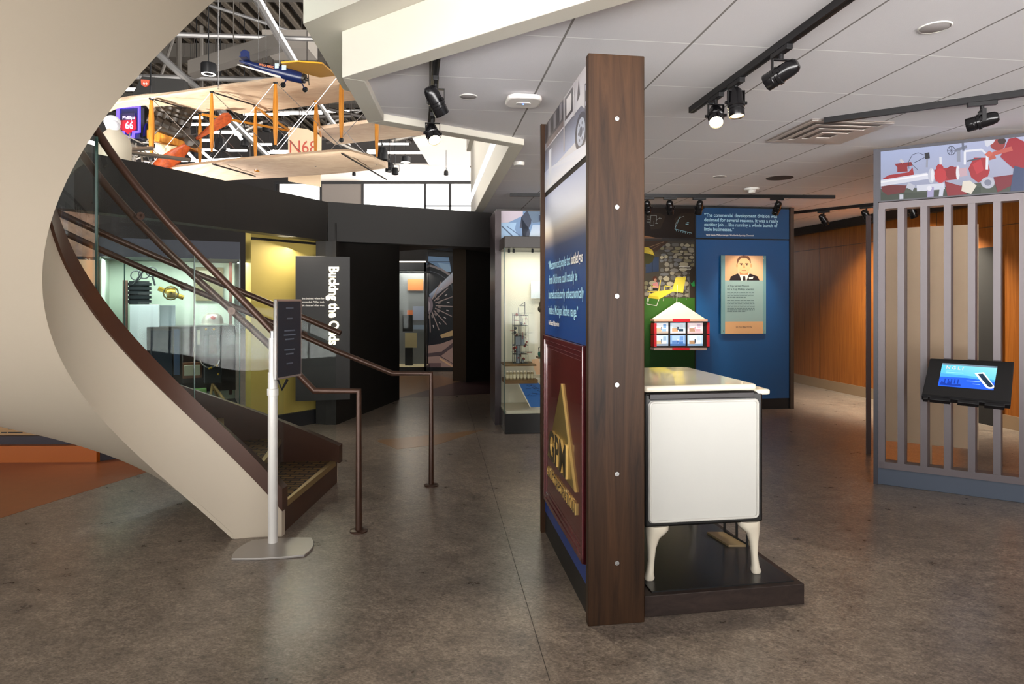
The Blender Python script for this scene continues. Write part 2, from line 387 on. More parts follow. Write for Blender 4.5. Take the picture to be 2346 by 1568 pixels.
# mezzanine slab over the gallery (seen only as thickness) and hall shell
deckm = M('roof_deck', '4c4338', .7, .2, noise=.1)
dk = MB().box(-16, 12, 8.5, 30, 9.0, 9.1)
struct('ceiling_hall', dk, M('roof_deck_dark', '241f1b', .8))
rb = MB()
for i in range(62): rb.box(-13+i*.34, -13+i*.34+.12, 8.5, 29, 8.78, 9.0)
tag(rb.build('trim_9', deckm), kind='structure')
ductm = M('hall_grey', '4a453f', .6, .2)
bm_ = MB()
for (y, z) in ((11.6, 8.4), (15.0, 8.4), (19, 8.4), (23.5, 8.4)):
    bm_.box(-14, 4, y, y+.5, z, z+.4)
struct('trim_10', bm_, ductm)
hallw = M('hall_wall', '2e2a28', .8)
struct('wall_hall_left', MB().box(-16.2, -16, -4, 30, 0, 9), hallw)
hb = MB().box(-16, 12, 29, 29.2, 0, 9.1); struct('wall_hall_back', hb, hallw)
# white dropped ceilings and tall windows at the far end of the hall
whc = M('hall_white_ceiling', 'efe6dc', .8)
p = [F(735, 391, 5.9), F(1040, 385, 5.9), P(1080, 408, 25), P(700, 408, 25)]
zs = 5.9
struct('trim_11', MB().box(P(690, 400, 23.6).x, P(1080, 400, 23.6).x, 22.3, 25.2, zs, zs+.12), whc)
struct('trim_12', MB().box(P(962, 340, 20).x, P(1200, 340, 20).x, 16.8, 22.3, zs+.05, zs+.2), whc)
wf = MB()
y0 = 25.0
def wx(px): return (px-1173)/FP*y0
for px in (632, 735, 831, 974, 1031, 1160):
    wf.box(wx(px)-.035, wx(px)+.035, y0-.05, y0+.05, 3.2, zs)
wf.box(wx(632), wx(1160), y0-.06, y0+.06, zs-.1, zs); wf.box(wx(974), wx(1160), y0-.05, y0+.05, 4.95, 5.0)
wo = struct('window_1', wf, darkm)
pane = M('overcast_window', 'ffffff', .5, emit='fff8f0', es=1.6)
MB().box(wx(834), wx(971), y0+.01, y0+.02, 3, zs-.1).build('window_pane', pane, wo)
MB().box(wx(977), wx(1028), y0+.01, y0+.02, 3, zs-.1).build('window_pane', pane, wo)
MB().box(wx(1034), wx(1157), y0+.01, y0+.02, 3, zs-.1).build('window_pane', pane, wo)
MB().box(wx(640), wx(732), y0+.01, y0+.02, 3, zs-.1).build('window_pane', pane, wo)
MB().box(wx(738), wx(828), y0-.03, y0-.02, 4.85, zs-.1).build('roller_blind', M('blind_grey', '77706a', .8), wo)
MB().box(wx(738), wx(828), y0+.01, y0+.02, 3, 4.83).build('window_pane', pane, wo)
# ---- black curved band above the left exhibits
bt = [(60, 330), (170, 343), (278, 364), (350, 378), (419, 392.5), (515, 414), (642, 440), (750, 463)]
bp = []
for x, y in bt:
    Y = 1.11*FP/(688-y); bp.append(V(((x-1173)/FP*Y, Y, 0)))
bp = [bp[0]+V((-1.6, -.5, 0))]+bp
def wallstrip(pts, th, z0, z1):
    o = offset_poly(pts, th); return ribbon(pts, o, z0, z1)
struct('trim_13', wallstrip(bp, .16, 2.09, 2.53), bandm)
q0, q1 = PZ(751, 7.5, 0), PZ(1127, 8.45, 0)
struct('trim_14', wallstrip([q0, q1], .2, 2.09, 2.535), M('charcoal_band_paint_right', '151211', .6))
# black wall left of the doorway, lintel, right jambs
w0, w1 = F(770, 974), F(915, 916)
struct('wall_left', wallstrip([V((w0.x-.0, w0.y, 0)), V((w1.x, w1.y, 0))], .25, 0, 2.3).obox(w0-V((.12, 0, 0)), V((.12, .02, 0)), V((0, .3, 0)), Z*2.1), blackwall)
lz = 2.12
struct('trim_15', MB().prism([w1+Z*lz, V((w1.x-.3, 13.5, lz+.35)), PZ(1130, 13, 2.3), PZ(1128, 8.6, lz+.02)], (0, 0, .4)), M('brown_black_paint', '241b14', .6))
jp = M('brown_pillar_paint', '3a3025', .55)
j0 = F(1037, 872)
struct('wall_back', MB().box(-3.6, PZ(1037, 13.2, 0).x+.3, 13.9, 14.1, 0, 3), blackwall)
struct('trim_16', MB().obox(j0, F(1068, 876)-j0, V((.1, 1.2, 0)), Z*2.6), jp)
j1 = F(1068, 876)
struct('wall_right_1', MB().obox(j1, F(1127, 868)-j1+V((.2, 0, 0)), V((0, .3, 0)), Z*2.6).obox(F(1127, 868), V((.3, -4.0, 0)), V((.1, 0, 0)), Z*2.35), blackwall)
# yellow wall and its base
y0_, y1_ = F(550, 1020), F(770, 971)
y0_ = V((-2.76, 7.0, 0)); y1_ = V((-2.13, 7.88, 0))
struct('wall_left_2', wallstrip([y0_+Z*0, y1_], .1, .14, 2.2), yellowp)
struct('baseboard_left', wallstrip([y0_+V((.03, -.03, 0)), y1_+V((.03, -.03, 0))], .1, 0, .16), M('dark_base', '2b2b30', .5))
struct('trim_17', wallstrip([y0_+V((.02, -.02, 0)), y1_+V((.02, -.02, 0))], .02, 2.06, 2.085), bandm)
# gallery end wall: wood veneer on the right, returning toward the camera
wa, wb = F(1700, 850), F(1985, 912)
wdir = (wb-wa).normalized(); wn = V((-wdir.y, wdir.x, 0))
wl = (wb-wa).length+9
struct('wall_right', MB().obox(wa-wdir*.5+Z*.14, wdir*wl, wn*.15, Z*(CZ-.14)), orange_wood)
struct('trim_18', MB().obox(wa-wdir*.5-wn*.004+Z*(HC+.83), wdir*wl, wn*.01, Z*.008), M('veneer_joint', '4d2c0e', .5))
jm = MB()
for k in range(9): jm.obox(wa+wdir*(1.05+1.22*k-.9)-wn*.004+Z*.14, wdir*.008, wn*.01, Z*(CZ-.14))
struct('trim_19', jm, M('veneer_joint2', '5a340f', .5))
struct('baseboard_right', MB().obox(wa-wdir*.5-wn*.012, wdir*wl, wn*.15, Z*.15), M('tan_base', '8a7258', .45))
struct('trim_20', MB().obox(wa-wdir*.5-wn*.1+Z*(CZ-.12), wdir*wl, wn*.1, Z*.12), M('dark_cornice', '1c1a18', .5))
struct('wall_back_2', MB().box(.6, 3.4, 9.6, 9.8, 0, CZ), blackwall)
struct('wall_gallery_side', MB().box(8.5, 8.7, -4, 9, 0, 5), M('side_wall_paint', 'a8a196', .7))
# entrance glazing behind the viewer, daylight comes through it
mw = MB()
for k in range(15): mw.box(-14+k*1.6, -14+k*1.6+.09, -4, -3.9, 0, 5)
mw.box(-16, 9, -4, -3.9, 0, .2); mw.box(-16, 9, -4, -3.9, 2.3, 2.42); mw.box(-16, 9, -4, -3.9, 4.8, 5)
struct('window_2', mw, darkm)
struct('wall_entrance', MB().box(-16, 12, -4, -3.9, 5, 9.1), hallw)
struct('ceiling_entrance', MB().box(-16, 12, -4, 8.5, 9.0, 9.1), hallw)

# ================================================================== STAIRCASE
cx, cy, ri, ro, kk = -1.417, 3.247, .725, 1.9, .815
za, zt, zb, zc = .207, .341, -.274, 1.203
TS, TE = -.05, 4.5
st = thing('spiral_staircase', 'sweeping cream helical staircase with brown caps, glass guards and bronze rails, left of the gallery', 'staircase', (cx, cy, 0))
mx0 = lambda z: max(.0, z)
MB().arc_band(cx, cy, ri, ri+.05, lambda t: mx0(zb+kk*t), lambda t: za+kk*t, TS, TE, 280).build('inner_stringer', white, st, True)
MB().arc_band(cx, cy, ro-.05, ro, lambda t: mx0(zb+kk*t), lambda t: za+kk*t, TS+.02, TE, 90).build('outer_stringer', bronze2, st, True)
MB().arc_band(cx, cy, ro-.0, ro+.012, lambda t: mx0(zb+kk*t), lambda t: za+kk*t, TS+.02, TE, 280).build('outer_cladding', white, st, True)
MB().arc_band(cx, cy, ri-.014, ri+.065, lambda t: za+kk*t, lambda t: zt+kk*t, TS-.012, TE, 90).build('inner_cap', bronze2, st, True, label='dark brown cap along the inner stringer')
MB().arc_band(cx, cy, ro-.065, ro+.014, lambda t: za+kk*t, lambda t: zt+kk*t, TS, TE, 90).build('outer_cap', bronze2, st, True)
MB().arc_band(cx, cy, ri-.002, ro+.013, lambda t: zb+kk*t-.003, lambda t: zb+kk*t+.03, -zb/kk+.005, TE, 280).build('soffit', white, st, True)
carpet = brick_mat(); nosem = M('brass_nosing', 'a08758', .35, .6)
hr = .18; dt = hr/kk
for i in range(20):
    t0 = TS+.02+i*dt
    MB().arc_band(cx, cy, ri+.05, ro-.05, lambda t: (i+1)*hr-.03, lambda t: (i+1)*hr, t0, t0+dt+.02, 6).build('tread', carpet, st)
    MB().arc_band(cx, cy, ri+.05, ro-.05, lambda t: max(.0, i*hr-.03), lambda t: (i+1)*hr-.03, t0, t0+.012, 1).build('riser', bronze2, st)
    if i < 10: MB().arc_band(cx, cy, ri+.05, ro-.05, lambda t: (i+1)*hr-.035, lambda t: (i+1)*hr+.004, t0-.004, t0+.018, 1).build('nosing', nosem, st)
gl = [TS+.0, .62, 1.34, 2.05, 2.76, 3.5, 4.3]
for a, b in zip(gl, gl[1:]):
    MB().arc_band(cx, cy, ri+.018, ri+.03, lambda t: zt+kk*t, lambda t: zc-.015+kk*t, a, b-.006, 24).build('glass_pane', glass, st, True)
gedge = M('glass_edge', '35514a', .15, 0, .6)
for b in gl[1:4]: MB().arc_band(cx, cy, ri+.016, ri+.032, lambda t: zt+kk*t, lambda t: zc-.015+kk*t, b-.006, b+.001, 1).build('glass_joint', gedge, st)
go = [TS+.02, .42, .84, 1.26, 1.7, 2.2, 2.8, 3.4, 4.1]
for a, b in zip(go, go[1:]):
    MB().arc_band(cx, cy, ro-.035, ro-.023, lambda t: zt+kk*t, lambda t: zc-.015+kk*t, a, b-.004, 14).build('glass_pane', glass, st, True)
def hel(r, z, t0, t1, n): return [V((cx-r*math.sin(t0+(t1-t0)*i/n), cy+r*math.cos(t0+(t1-t0)*i/n), z+kk*(t0+(t1-t0)*i/n))) for i in range(n+1)]
MB().tube(hel(ri+.024, zc, TS, TE, 80), .022).build('top_rail', bronze, st, True)
MB().tube(hel(ro-.03, zc, TS, TE, 80), .022).build('top_rail', bronze, st, True)
n0, n1 = F(822, 1218), F(988, 1113)
gz = 1.07
near = [n0, V((n0.x, n0.y, .862)), V((-1.215, n0.y+.01, .862))]+hel(ri+.1, gz, TS+.01, 1.55, 36)
far = [n1, V((n1.x, n1.y, .858)), V((-.918, n1.y+.01, .858))]+hel(ro-.11, gz, TS+.01, 2.6, 50)
MB().tube(near[:1]+[near[1]-Z*.0]+near[2:], .021).build('grab_rail', bronze, st, True, auto=50)
MB().tube(far, .021).build('grab_rail', bronze, st, True, auto=50)
for q in (n0, n1): MB().lathe([(0, 0), (.055, 0), (.055, .008), (.045, .012), (.022, .013)], q).build('floor_flange', bronze, st, True)
for t in (.35, 1.0): 
    p_ = V((cx-(ri+.024)*math.sin(t), cy+(ri+.024)*math.cos(t), gz+kk*t)); q_ = V((cx-(ri+.1)*math.sin(t), cy+(ri+.1)*math.cos(t), gz+kk*t))
    MB().tube([p_, q_], .009).lathe([(0, 0), (.022, 0), (.022, .008), (0, .009)], p_, (q_-p_)).build('rail_bracket', bronze, st, True)
for t in (.1, .55, 1.1): 
    p_ = V((cx-(ro-.03)*math.sin(t), cy+(ro-.03)*math.cos(t), gz+kk*t)); q_ = V((cx-(ro-.11)*math.sin(t), cy+(ro-.11)*math.cos(t), gz+kk*t))
    MB().tube([p_, q_], .009).lathe([(0, 0), (.03, 0), (.03, .008), (0, .009)], p_, (q_-p_)).build('rail_bracket', bronze, st, True)

# ================================================================== SIGN STAND
silver = M('silver_plate', 'a8a39e', .35, .5); wm = M('white_metal', 'dcdad6', .35, .1)
base = F(625, 1248); ss = thing('sign_stand', 'slim white floor stand with dark upright sign on a grey plate, before the stair', 'sign stand', (base.x, base.y, 0))
bpts = []
c4 = [F(530, 1285), F(697, 1277), F(714, 1237), F(578, 1243)]
for i in range(4):
    a, b = c4[i], c4[(i+1) % 4]; m_ = (a+b)/2; o_ = (m_-(c4[0]+c4[2])/2).normalized()*(.018 if i % 2 == 0 else .03)
    for k in range(5):
        t = k/5; bpts.append(a.lerp(b, t)+o_*4*t*(1-t))
MB().prism([V((p.x, p.y, .0)) for p in bpts], (0, 0, .013)).build('base_plate', silver, ss, bevel=.003)
MB().tube([V((base.x, base.y, .012)), V((base.x, base.y, 1.0))], .027, 20).build('pole', wm, ss, True)
MB().lathe([(.027, -.02), (.032, -.018), (.032, .02), (.027, .022)], (base.x, base.y, .885), n=20).build('collar', wm, ss, True)
MB().tube([V((base.x, base.y, .98)), V((base.x, base.y, 1.2))], .022, 20).build('upper_pole', wm, ss, True)
MB().lathe([(0, 1.2), (.016, 1.2), (.016, 1.24), (0, 1.245)], (base.x, base.y, 0), n=14).build('pole_cap', chrome, ss, True)
sd = V((.30, 1, 0)).normalized(); so = P(633, 870, 3.72); so = V((so.x, so.y, .97)); sn = V((sd.y, -sd.x, 0))
MB().obox(so, sd*.24, -sn*.02, Z*.455).build('sign_frame', M('satin_aluminium', '9a9896', .3, .6), ss, bevel=.003)
MB().obox(so+sd*.012+Z*.012, sd*.216, sn*.003, Z*.431).build('sign_face', M('sign_slate', '1c1f28', .6), ss)
mb = MB(); rs = random.Random(4)
for k, (z_, wd) in enumerate(((.40, .07), (.34, .05), (.27, .1), (.245, .11), (.22, .08), (.16, .1), (.135, .07), (.08, .06))): mb.obox(so+sd*(.12-wd/2)+Z*z_+sn*.003, sd*wd, sn*.0006, Z*.008)
mb.build('faint_text_lines', M('sign_text', '4d5561', .5), ss)
MB().tube([so+sd*.12-sn*.02+Z*.1, V((base.x, base.y, 1.08))], .012).tube([so+sd*.1-Z*.01, so+sd*.05-Z*.06, V((base.x+.02, base.y, .88+.1))], .008).build('sign_bracket', darkm, ss, True)
# ================================================================== CENTRE PARTITION
p0 = F(1348, 1437); TH = .255; LEN = 1.2; TZ = 2.495
pt = thing('display_partition', 'free standing partition with walnut end post and blue quotation panel, between stair and stove', 'display panel', (p0.x, p0.y, 0))
W2 = (F(1476, 1427)-p0).normalized()
MB().obox(p0, W2*TH, U*.05, Z*TZ).build('end_post', column_wood, pt, bevel=.004)
for py in (273, 475, 679, 882, 1086, 1290):
    Y = p0.y+.02; zz = HC+(688-py)/FP*Y; c_ = p0+W2*TH*.5+Z*zz
    MB().lathe([(.0, .004), (.004, .004), (.005, .006), (.010, .006), (.0105, 0)], c_, -U, 16).build('screw', chrome, pt, True)
e0 = p0+U*LEN
MB().obox(e0-U*.025-W*.006, W*.2, U*.035, Z*TZ).build('rear_post', column_wood, pt)
MB().obox(p0+U*.05+W*.02+Z*.0, W*.16, U*(LEN-.08), Z*(TZ-.02)).build('core', blackwall, pt)
MB().obox(p0+U*.05+W*.03, W*.01, U*(LEN-.08), Z*.135).build('kick_board', M('kick_black', '1d1a18', .5), pt)
o_ = p0+U*(LEN-.03)+W*.018; A_ = -U*(LEN-.085)
dz0 = 2.075
pic = Pic(o_+Z*dz0, A_, Z*(TZ-.012-dz0))
# vintage bus photograph, faded
cols = ['aeb6cc', 'dfe0ea', 'e6dfe0', '5f5a60']
pic.poly([(0, 0), (1, 0), (1, 1), (0, 1)], ['eef3ff', 'f6f3f4', 'd8d2d4', '8a8790'])
pic.poly([(0, .62), (.86, .62), (.95, .5), (.95, .28), (0, .25)], ['6a6b7a', '716f7c', '8d8d9c', 'b7c2de', 'c2cfee'])
pic.rect(0, .72, .5, 1, '575358'); pic.rect(.04, .64, .5, .72, '7f6f6f')
for k in range(6): pic.rect(.03+k*.075, .76, .085+k*.075, .98, '8f8b90' if k % 2 else '3e3b40')
pic.rect(.5, .3, .53, 1, 'b8b3b6'); pic.rect(.54, .68, .7, .97, '4c464a'); pic.rect(.57, .72, .67, .93, 'e7e2e2'); pic.rect(.72, .6, .74, 1, 'ddd8da')
pic.poly([(.78, .72), (.84, .76), (.82, .95)], '5e5659'); pic.rect(.93, .45, .98, .8, '6a666d'); pic.rect(.94, .72, .98, .78, 'd8dbe8'); pic.rect(.94, .55, .98, .6, 'd8dbe8')
pic.ell(.86, .32, .11, .22, '565561', 24); pic.ell(.86, .32, .075, .16, 'c9d0e0', 24); pic.ell(.86, .32, .03, .06, '6c7182', 12)
for k in range(6): pic.ell(.86+.045*math.cos(k*PI/3), .32+.1*math.sin(k*PI/3), .008, .02, '6b7080', 8)
pic.poly([(0, 0), (1, 0), (1, .12), (.1, .3), (0, .3)], ['ffffff', 'fcfcff', 'f4f6ff', 'e8efff', 'dbe6ff']); pic.rect(.12, .05, .2, .55, 'eef4ff')
pic.build('photo_panel', pt, prg, label='faded vintage bus photograph')
dz1 = 2.045
pic = Pic(o_+Z*.135, A_, Z*(dz1-.135))
yy = lambda z: (z-.135)/(dz1-.135)
stops = [(.135, '123a86'), (.5, '12408e'), (1.2, '0d3f86'), (1.55, '07407f'), (1.66, '10386f'), (1.72, '3d4a6c'), (1.78, '9a8f8a'), (1.82, 'c9bfb2'), (1.88, 'd9dbe2'), (2.045, 'b9c4e2')]
pic.k = 1
for (z0, c0), (z1, c1) in zip(stops, stops[1:]):
    pic.m.add([pic.O+pic.A*a+pic.B*b+pic.N*.001 for a, b in ((0, yy(z0)), (1, yy(z0)), (1, yy(z1)), (0, yy(z1)))], [(0, 1, 2, 3)], [lin(hx(c0)), lin(hx(c0)), lin(hx(c1)), lin(hx(c1))])
pic.build('quote_panel', pt, prg, label='blue panel fading to white at the top')
def sat(px, o=0.0):
    q = (px-1173)/FP; b = p0+W*o; return (b.x-q*b.y)/(-U.x+q*U.y)
tl = M('quote_lettering', 'a8dcf2', .5)
def qline(s, z, pa, pb, mat=tl, h=.052, b=.012):
    sa, sb = sat(pa, .013), sat(pb, .013); return text(s, p0+U*sa+W*.017+Z*z, -U, Z, h, mat, pt, width=sa-sb, bold=b)
qline('“We convinced people that ', 1.598, 1256.5, 1306); qline('bottled gas', 1.598, 1308, 1334.5, tw, .054, .018)
qline('from Oklahoma could actually be', 1.514, 1258, 1322.5); qline('burned satisfactorily and economically', 1.430, 1257, 1337)
qline('inside a Michigan kitchen range.”', 1.340, 1257, 1324); qline('Paul Endacott, Phillips president', 1.277, 1257, 1281, tw, .026, .02)
# framed corporate sign
s0, s1 = sat(1337), sat(1247.5); zb0, zb1 = .235, 1.215
sg = thing('framed_sign', 'maroon framed wooden sign with gold triangle and raised gold letters, on the blue partition panel', 'sign', p0+U*(s0+s1)/2+Z*zb0)
q = p0+W*.016
mar = M('maroon_gloss', '57201f', .22, 0, .6, noise=.1, coat=.4); mar2 = M('maroon_frame', '5c2428', .2, 0, .6, coat=.6)
L_ = s1-s0; Hh = zb1-zb0
MB().obox(q+U*s0+Z*zb0, U*L_, -W*.012, Z*Hh).build('board', mar, sg)
fr = MB()
for k, (ww, dd) in enumerate(((.075, .014), (.055, .019), (.03, .024))):
    for (a, b, c, d) in ((s0, zb0, L_, ww), (s0, zb1-ww, L_, ww)): fr.obox(q+U*a+Z*b, U*c, -W*dd, Z*d)
    for (a, b) in ((s0, zb0), (s1-ww, zb0)): fr.obox(q+U*a+Z*b, U*ww, -W*dd, Z*Hh)
fr.build('frame', mar2, sg, bevel=.004)
gold = M('brushed_gold', 'a08a4e', .35, .75, noise=.05); gold2 = M('gold_letter_edge', 'e9c77c', .3, .5); gdark = M('dark_gold_face', '4a4128', .35, .5)
ta, tbb, tc_ = q+U*sat(1287)+Z*.985-W*.012, q+U*sat(1256)+Z*.522-W*.012, q+U*sat(1317.5)+Z*.515-W*.012
MB().prism([ta, tbb, tc_], -W*.008).build('triangle', gold, sg, label='gold triangle plate')
MB().prism([ta+W*.002, ta-U*.012+W*.002, tc_-U*.02+W*.002, tc_+W*.002], -W*.012).build('triangle_edge', gold2, sg)
sa, sb = sat(1264.5), sat(1303.5)
o1 = text('GPM', q+U*sa+Z*.54-W*.020, -U, Z, .165, gold2, sg, width=sa-sb, ext=.012, bold=.025, lift=.001)
text('GPM', q+U*sa+Z*.54-W*.0335, -U, Z, .165, gdark, sg, width=sa-sb, bold=.022, lift=.0005, name='letter_faces')
sa, sb = sat(1254.5), sat(1319)
text('GAS CORPORATION', q+U*sa+Z*.405-W*.012, -U, Z, .058, gold2, sg, width=sa-sb, ext=.008, bold=.0, lift=.001)
text('GAS CORPORATION', q+U*sa+Z*.405-W*.0215, -U, Z, .058, gdark, sg, width=sa-sb, bold=-.012, lift=.0003, name='small_letter_faces')

# ================================================================== STOVE ON PLATFORM
fa, fb = F(1477, 1416), F(1843, 1385)
pv = (fb-fa).normalized(); PU = V((-pv.y, pv.x, 0))
pl = thing('display_platform', 'low dark plinth carrying the white enamel stove, right of the walnut post', 'plinth', ((fa+fb)/2)+PU*.6)
fa = fa-pv*.0
MB().obox(fa+PU*.0, (fb-fa), PU*1.3, Z*.095).build('plinth_body', wood_mat('plinth_laminate', '2a2220', '40342f', (3, 3, 9)), pl, bevel=.003)
MB().obox(fa+pv*.045+PU*.03+Z*.095, (fb-fa)-pv*.08, PU*1.24, Z*.006).build('plinth_top', M('satin_black_top', '202020', .28), pl)
lz_ = .102
A0 = F(1493, 1333, lz_); A1 = F(1736, 1317, lz_); sv = (A1-A0).normalized(); su = V((-sv.y, sv.x, 0))
kv = thing('enamel_stove', 'old white enamel kitchen range with black trim on cabriole legs, standing on the plinth', 'stove', ((A0+A1)/2+su*.38))
SL, SD = (A1-A0).length+.03, .80
so = A0-sv*.012; so.z = 0
bz0, bz1 = .352, .984
MB().obox(so-sv*.02+Z*bz0, sv*(SL+.03), su*SD, Z*(bz1-bz0)).build('stove_body', darkm2, kv, bevel=.012)
def rr(o, a, b, wx_, hz_, r, n=6):
    pts = []
    for (cx_, cz_, a0) in ((wx_-r, r, -PI/2), (wx_-r, hz_-r, 0), (r, hz_-r, PI/2), (r, r, PI)):
        for k in range(n+1): t = a0+PI/2*k/n; pts.append(o+a*(cx_+r*math.cos(t))+b*(cz_+r*math.sin(t)))
    return pts
po = so-sv*.006-su*.006+Z*(bz0+.022); pw, ph = SL-.008, .575
MB().prism(rr(po, sv, Z, pw, ph, .022), su*.008).build('side_panel', whiteen, kv, bevel=.004)
# raised rolled border of the side panel
bd = rr(po+sv*.008+Z*.008-su*.002, sv, Z, pw-.016, ph-.016, .018)
MB().tube(bd+bd[:1], .006, 8, cap=False).build('panel_border', M('border_enamel', 'd9d7d0', .2), kv, True)
MB().obox(so+sv*.0+Z*(bz1-.030)-su*.008, sv*(SL*.93), su*.008, Z*.026).build('trim_bar', M('black_enamel_bar', '241d20', .2), kv, bevel=.003)
rt = rr(so-sv*.03-su*.02+Z*(bz1+.006), sv, su, SL+.0, SD+.02, .02)
MB().prism(rt, (0, 0, .03)).build('cooktop', cream, kv, bevel=.01, label='cream enamel cooktop')
fs_ = so+sv*(SL-.032)+su*.0+Z*(bz1-.02)
MB().prism(rr(fs_, sv, su, .085, SD-.06, .02), (0, 0, .026)).build('front_ledge', cream, kv, bevel=.008)
leg_t = [(0, .25, .055), (.02, .235, .052), (.045, .2, .036), (.05, .15, .029), (.04, .1, .025), (.02, .05, .022), (.005, .015, .024), (0, 0, .022)]
def leg(c, sg_, u_sign=-1):
    """cabriole leg: outer edge nearly straight, knee bulging inward at the top, toe kicking out"""
    mb = MB(); prof = []
    for z, xi, xo in ((0, -.017, .024), (.012, -.021, .027), (.035, -.017, .018), (.09, -.020, .010), (.15, -.028, .012), (.195, -.045, .017), (.22, -.075, .019), (.235, -.088, .019), (.255, -.09, .018)):
        prof.append((z, xi, xo))
    vs = []; n = len(prof); hw = [.02, .024, .02, .019, .021, .026, .034, .038, .038]
    for i, (z, xi, xo) in enumerate(prof):
        for k in range(10):
            t = 2*PI*k/10; mxx = (xi+xo)/2+(xo-xi)/2*math.copysign(abs(math.cos(t))**.7, math.cos(t)); yy_ = hw[i]*math.copysign(abs(math.sin(t))**.7, math.sin(t))
            vs.append(c+sv*sg_*mxx+su*yy_+Z*z)
    fs = [(i*10+k, i*10+(k+1) % 10, (i+1)*10+(k+1) % 10, (i+1)*10+k) for i in range(n-1) for k in range(10)]
    fs += [tuple(range(10))[::-1], tuple(range((n-1)*10, n*10))]
    return mb.add(vs, fs)
for d_ in (.025, SD-.06):
    leg(V((A0.x, A0.y, lz_))+su*d_+sv*.0, -1).build('leg', cream, kv, True, auto=60)
    leg(V((A1.x, A1.y, lz_))+su*d_, 1).build('leg', cream, kv, True, auto=60)
# bracket / rail standing on the plinth behind the stove
r0, r1 = F(1660, 1224, .1), F(1712, 1254, .1); rd = (r0-r1)
rk = thing('burner_rack', 'small black metal rack on the plinth seen under the stove', 'rack', (r0+r1)/2)
MB().obox(r1, rd, V((-.1, .0, 0)), Z*.012).build('rack_tray', M('rack_tan', '8f7a58', .5), rk)
mb = MB()
for a in (r1, r1.lerp(r0, .45), r0): mb.tube([a, a+Z*.22], .007, 8)
mb.tube([r1+Z*.014, r0+Z*.014], .006, 8).tube([r1+Z*.22, r0+Z*.22], .006, 8); mb.build('rack_frame', darkm, rk)

# ================================================================== BACK WALL: mural + blue wall
bw = PZ(1593, 8.47, 0); br_ = PZ(1809, 8.66, 0); bv = (br_-bw).normalized(); bn = V((bv.y, -bv.x, 0))  # bn toward camera
ml = bw-bv*1.5
def onw(px, py, off=0.0, o=None):
    """point on the back wall plane (offset toward the viewer) under a pixel"""
    o = o or bw; o = o+bn*off; d = V(((px-1173)/FP, 1, (688-py)/FP)); t = o.dot(bn)/V((d.x, d.y, 0)).dot(bn); r = d*t; return V((r.x, r.y, r.z+HC))
bl = thing('blue_display_wall', 'tall blue display wall with white quotation header, beside the brown wood wall', 'display wall', (bw+br_)/2)
Wl = (br_-bw).length
MB().obox(bw-bn*.16, bv*Wl, bn*.14, Z*(CZ-.012)).build('wall_core', blackwall, bl)
MB().obox(br_-bn*.5, bv*.05, bn*.52, Z*(CZ-.012)).build('side_post', M('brown_edge', '3a2c22', .5), bl)
bluem = M('deep_blue_panel', '0a4a80', .35, 0, .5, noise=.03, nscale=2)
a = onw(1594, 552); b = onw(1805, 555); 
zt_ = onw(1700, 549).z
MB().obox(bw-bn*.02+bv*.012+Z*.14, bv*(Wl-.02), bn*.02, Z*(zt_-.145)).build('lower_panel', bluem, bl)
MB().obox(bw-bn*.02+bv*.012+Z*(zt_+.012), bv*(Wl-.02), bn*.02, Z*(CZ-.045-zt_)).build('header_panel', M('header_blue', '12436e', .35), bl)
hl = [('“The commercial development division was', 168), ('designed for several reasons. It was a really', 171), ('exciting job ... like running a whole bunch of', 169), ('little businesses.”', 68)]
o0 = onw(1613, 496.5); s_ = (onw(1713, 496).x-onw(1613, 496).x)/100/bv.x
hd = lines_text([(t, wd*s_) for t, wd in hl], o0, bv, Z, .045, .0605, tb, bl, bold=.02)
text('Virgil Gaede, Phillips manager, Worldwide Specialty Chemicals', onw(1617, 540), bv, Z, .02, tw, bl, width=110*s_, bold=.015)
MB().obox(bw-bn*.02, bv*Wl, bn*.015, Z*.14).build('base_strip', darkm, bl)
# mural
mu = thing('mural_wall', 'wall mural of a yellow lounge chair on green lawn before a stone wall', 'mural', (bw+ml)/2)
MB().obox(ml-bn*.16, bv*1.5, bn*.155, Z*(CZ-.012)).build('wall_core', blackwall, mu)
def panel_pic(pxl, pxr, pyt, pyb, name, off=0.0):
    a, b, c = onw(pxl, pyb, off), onw(pxr, pyb, off), onw((pxl+pxr)/2, pyt, off)
    zb_ = onw((pxl+pxr)/2, pyb, off).z; a.z = b.z = zb_
    return Pic(a, b-a, Z*(c.z-zb_), (pxl, pyt, pxr, pyb))
pc = panel_pic(1380, 1592, 553, 925, 'mural')
pc.rect(1380, 553, 1592, 925, '6e675c')
pc.poly([(1380, 925), (1592, 925), (1592, 800), (1380, 800)], ['143814', '143814', '23551a', '23551a'])
pc.poly([(1380, 800), (1592, 800), (1592, 682), (1380, 682)], ['23551a', '23551a', '3f6f28', '3f6f28'])
